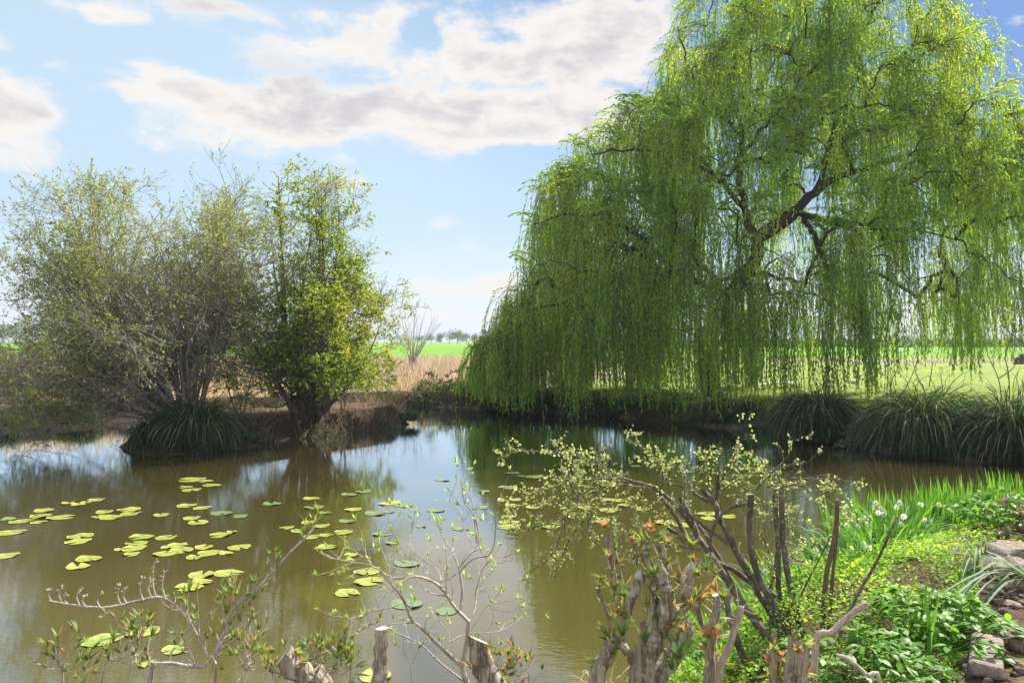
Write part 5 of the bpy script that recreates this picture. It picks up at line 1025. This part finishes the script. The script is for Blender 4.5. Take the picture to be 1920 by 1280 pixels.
# --- brown budding branches, lower left
rng = np.random.default_rng(60)
D5 = 2.35
def branchy(name, label, mains, mat, leafm, A, D, tw_n, L, ros=(.02, .045), tw_L=.07, prob=.8, ground=None):
    x0 = poly([mains[0][0][0]], *A, D)[0]; g0 = np.array([x0[0], x0[1], H(x0[0], x0[1])]); root = thing(name, g0, label, 'shrub'); b = G(); tips = []
    for pts, w0, w1, o0, o1 in mains:
        k_ = 1 / A[2] / 2 / FPX * D; pp = poly(pts, *A, D + o0, D + o1)
        if pts[0][1] > 1140: e = pp[0].copy(); e[2] = H(e[0], e[1]) - .03; pp = [e * .6 + g0 * .4] + pp
        P, R = limb(b, pp, w0 * k_, w1 * k_, 20, 7, .06); Ln = np.linalg.norm(np.diff(P, axis=0), axis=1).sum(); tips.append((P[-1], P[-1] - P[-2]))
        tw = grow(P[None, 5:], R[None, 5:], max(3, int(Ln * tw_n)), t0=.1, ang=.8, L=tw_L, K=4, rr=.6, rmin=.0012, wander=.25, trop=(0, 0, .35)); tubes(b, *tw, 4)
        for q_ in tw[0]: tips.append((q_[-1], q_[-1] - q_[-2]))
    b.obj('branches', M[mat], root, smooth=True); lb = G()
    for p_, d_ in tips:
        if rng.random() < prob: rosette(lb, p_, unit(d_) + (0, 0, .6), rng.integers(4, 8), rng.uniform(*ros), .0075, (0, 1), .6)
    lb.obj('foliage', M[leafm], root)
branchy('budding_branches', 'brown arching branches with reddish green leaf tufts at the lower left', [([(760, 1150), (900, 1050), (1030, 1080), (1110, 990), (1150, 890), (1200, 760), (1300, 690), (1400, 580), (1450, 520), (1545, 430), (1600, 370), (1625, 330)], 22, 10, 0, .3), ([(1110, 1160), (1060, 1000), (1000, 880), (940, 790), (870, 730), (800, 712)], 14, 10, 0, .1), ([(870, 1050), (890, 980), (980, 900), (1090, 770), (1150, 660), (1185, 620)], 9, 5, .1, .2), ([(1080, 1160), (1130, 980), (1190, 780), (1210, 700)], 8, 5, .1, .1), ([(1240, 1160), (1250, 1060), (1270, 960), (1300, 790)], 8, 4, 0, .1), ([(1240, 1060), (1290, 960), (1320, 920), (1330, 880)], 8, 4, 0, .1), ([(940, 1040), (1000, 1060), (960, 960), (900, 900)], 7, 4, 0, -.1), ([(1260, 1160), (1280, 1080), (1290, 1000)], 6, 4, -.1, 0)], 'brown_twig', 'budleaf2', a5, D5, 23, .07)
branchy('budding_branches', 'slender leafy twigs rising at the far bottom left corner', [([(520, 1160), (620, 1030), (700, 940), (745, 870)], 10, 6, 0, .1), ([(325, 1160), (305, 1070), (280, 1030)], 12, 8, 0, 0), ([(310, 1060), (350, 1010), (385, 975)], 6, 4, 0, .05), ([(570, 1080), (560, 1030)], 5, 4, 0, 0), ([(660, 1160), (700, 1040), (680, 960), (640, 850)], 8, 5, .1, .2), ([(760, 1160), (760, 1000), (700, 900)], 7, 5, 0, .1), ([(420, 1160), (430, 1090)], 5, 4, 0, 0)], 'brown_twig', 'budleaf2', a5, 2.3, 20, .07)
branchy('budding_branches', 'leafy brown twigs between the slanting pole and the upright pole', [([(1580, 1160), (1700, 1082), (1740, 1080)], 10, 6, 0, .1), ([(1530, 1080), (1560, 1048), (1700, 980), (1820, 900), (1905, 845)], 12, 14, 0, .1), ([(1640, 1160), (1620, 1060), (1600, 960)], 8, 4, 0, 0), ([(1700, 1160), (1740, 1040), (1760, 960)], 8, 4, 0, 0), ([(1800, 1160), (1790, 1080), (1740, 1000)], 8, 4, 0, 0), ([(1480, 1160), (1500, 1100)], 6, 4, 0, 0), ([(1420, 1160), (1400, 1100)], 6, 4, 0, 0)], 'brown_twig', 'budleaf2', a5, 2.4, 24, .07)
branchy('budding_branches', 'low leafy twigs at the bottom right of the gnarled pale stump', [([(1290, 1290), (1340, 1250), (1380, 1200)], 7, 4, 0, 0), ([(1500, 1300), (1430, 1240), (1400, 1190)], 8, 6, 0, 0), ([(1280, 1300), (1300, 1240), (1270, 1160)], 8, 5, 0, 0)], 'pale_twig', 'shoot', a6, 2.4, 18, .07)
# dead seed-stalked twig reaching left
root_p = poly([(870, 730)], *a5, D5)[0]; root = thing('dead_twig', root_p, 'horizontal pale dead twig with upright withered seed stalks over the left water', 'twig'); b = G()
P, R = limb(b, poly([(870, 725), (800, 712), (690, 735), (600, 755), (520, 765), (430, 757), (330, 745), (250, 730)], *a5, D5 + .1, D5), .005, .003, 24, 7, .05)
for (x0, hs) in [(265, 60), (320, 75), (345, 40), (410, 85), (440, 50), (515, 70), (525, -60), (620, 95), (650, 70), (735, 110), (800, 180), (850, 140), (780, 90)]:
    y0 = np.interp(x0, [250, 430, 520, 690, 800, 870], [730, 757, 765, 735, 712, 725]); S = smooth_poly(poly([(x0, y0), (x0 - 16 * np.sign(hs), y0 - hs * .5), (x0 - 4, y0 - hs)], *a5, D5 + .03), 7); tubes(b, S, np.linspace(.0028, .0016, 7), 5)
    for j in range(5): e = S[-1 - j // 2]; o_ = rnd(1)[0] * .012; o_[2] = abs(o_[2]); tubes(b, np.stack([e, e + o_]), np.array([.0016, .0024]), 4)
b.obj('stem', M['pale_twig'], root, smooth=True)
# straw tuft at the foot of the pollard
x = W(1140, 1230, 2.9)[0]; c = np.array([x, 2.9, 1.12]); root = thing('dry_grass_tuft', c, 'straw coloured dry grass tuft caught beside the pollarded stump foot', 'dry grass'); P, Wd = blades(c, 90, .05, (.1, .22), (.003, .006), spread=1.2, droop=1.6); b = G(); ribbons(b, P, Wd, tint=rng.random(90) * .8); b.obj('blades', M['straw'], root)
# ------------------------------------------------------------------ floating bits on the water
rng = np.random.default_rng(61)
x, y = scatter(5200, -9, 13, 5, 19, lambda x, y: (sdf(POND, x, y) < -.1) & (sdf(ISLE, x, y) > .1) & (rng.random(len(x)) < .05 + .5 * ss(x - (16 - y) * .15, 3.5, 8) + .12 * (vnoise(np.stack([x, y], -1), .7, 95) > .3)))
n = len(x); b = G(); leaves(b, np.stack([x, y, np.full(n, .006)], -1), np.stack([rng.normal(size=n), rng.normal(size=n), np.zeros(n)], -1), rng.uniform(.008, .035, n), rng.uniform(.005, .014, n), rng.uniform(.3, 1, n), nrm=np.array([0, 0, 1.0])[None] * np.ones((n, 1)))
tag(b.obj('floating_debris', M['straw']), 'pale specks and leaf scraps floating on the pond', 'floating debris', kind='stuff')
# ------------------------------------------------------------------ air
rng = np.random.default_rng(62)
me = bpy.data.meshes.new('haze'); b = G(); box(b, (0, 1700, -2.0), (5300, 3600, 20)); o = b.obj('haze', None); tag(o, kind='stuff')
m, t, out = newmat('air'); pv = t.new('ShaderNodeVolumePrincipled'); pv.inputs['Color'].default_value = (.80, .88, 1, 1); pv.inputs['Density'].default_value = .0005; t.l.new(pv.outputs[0], out.inputs['Volume'])
o.data.materials.clear(); o.data.materials.append(m)
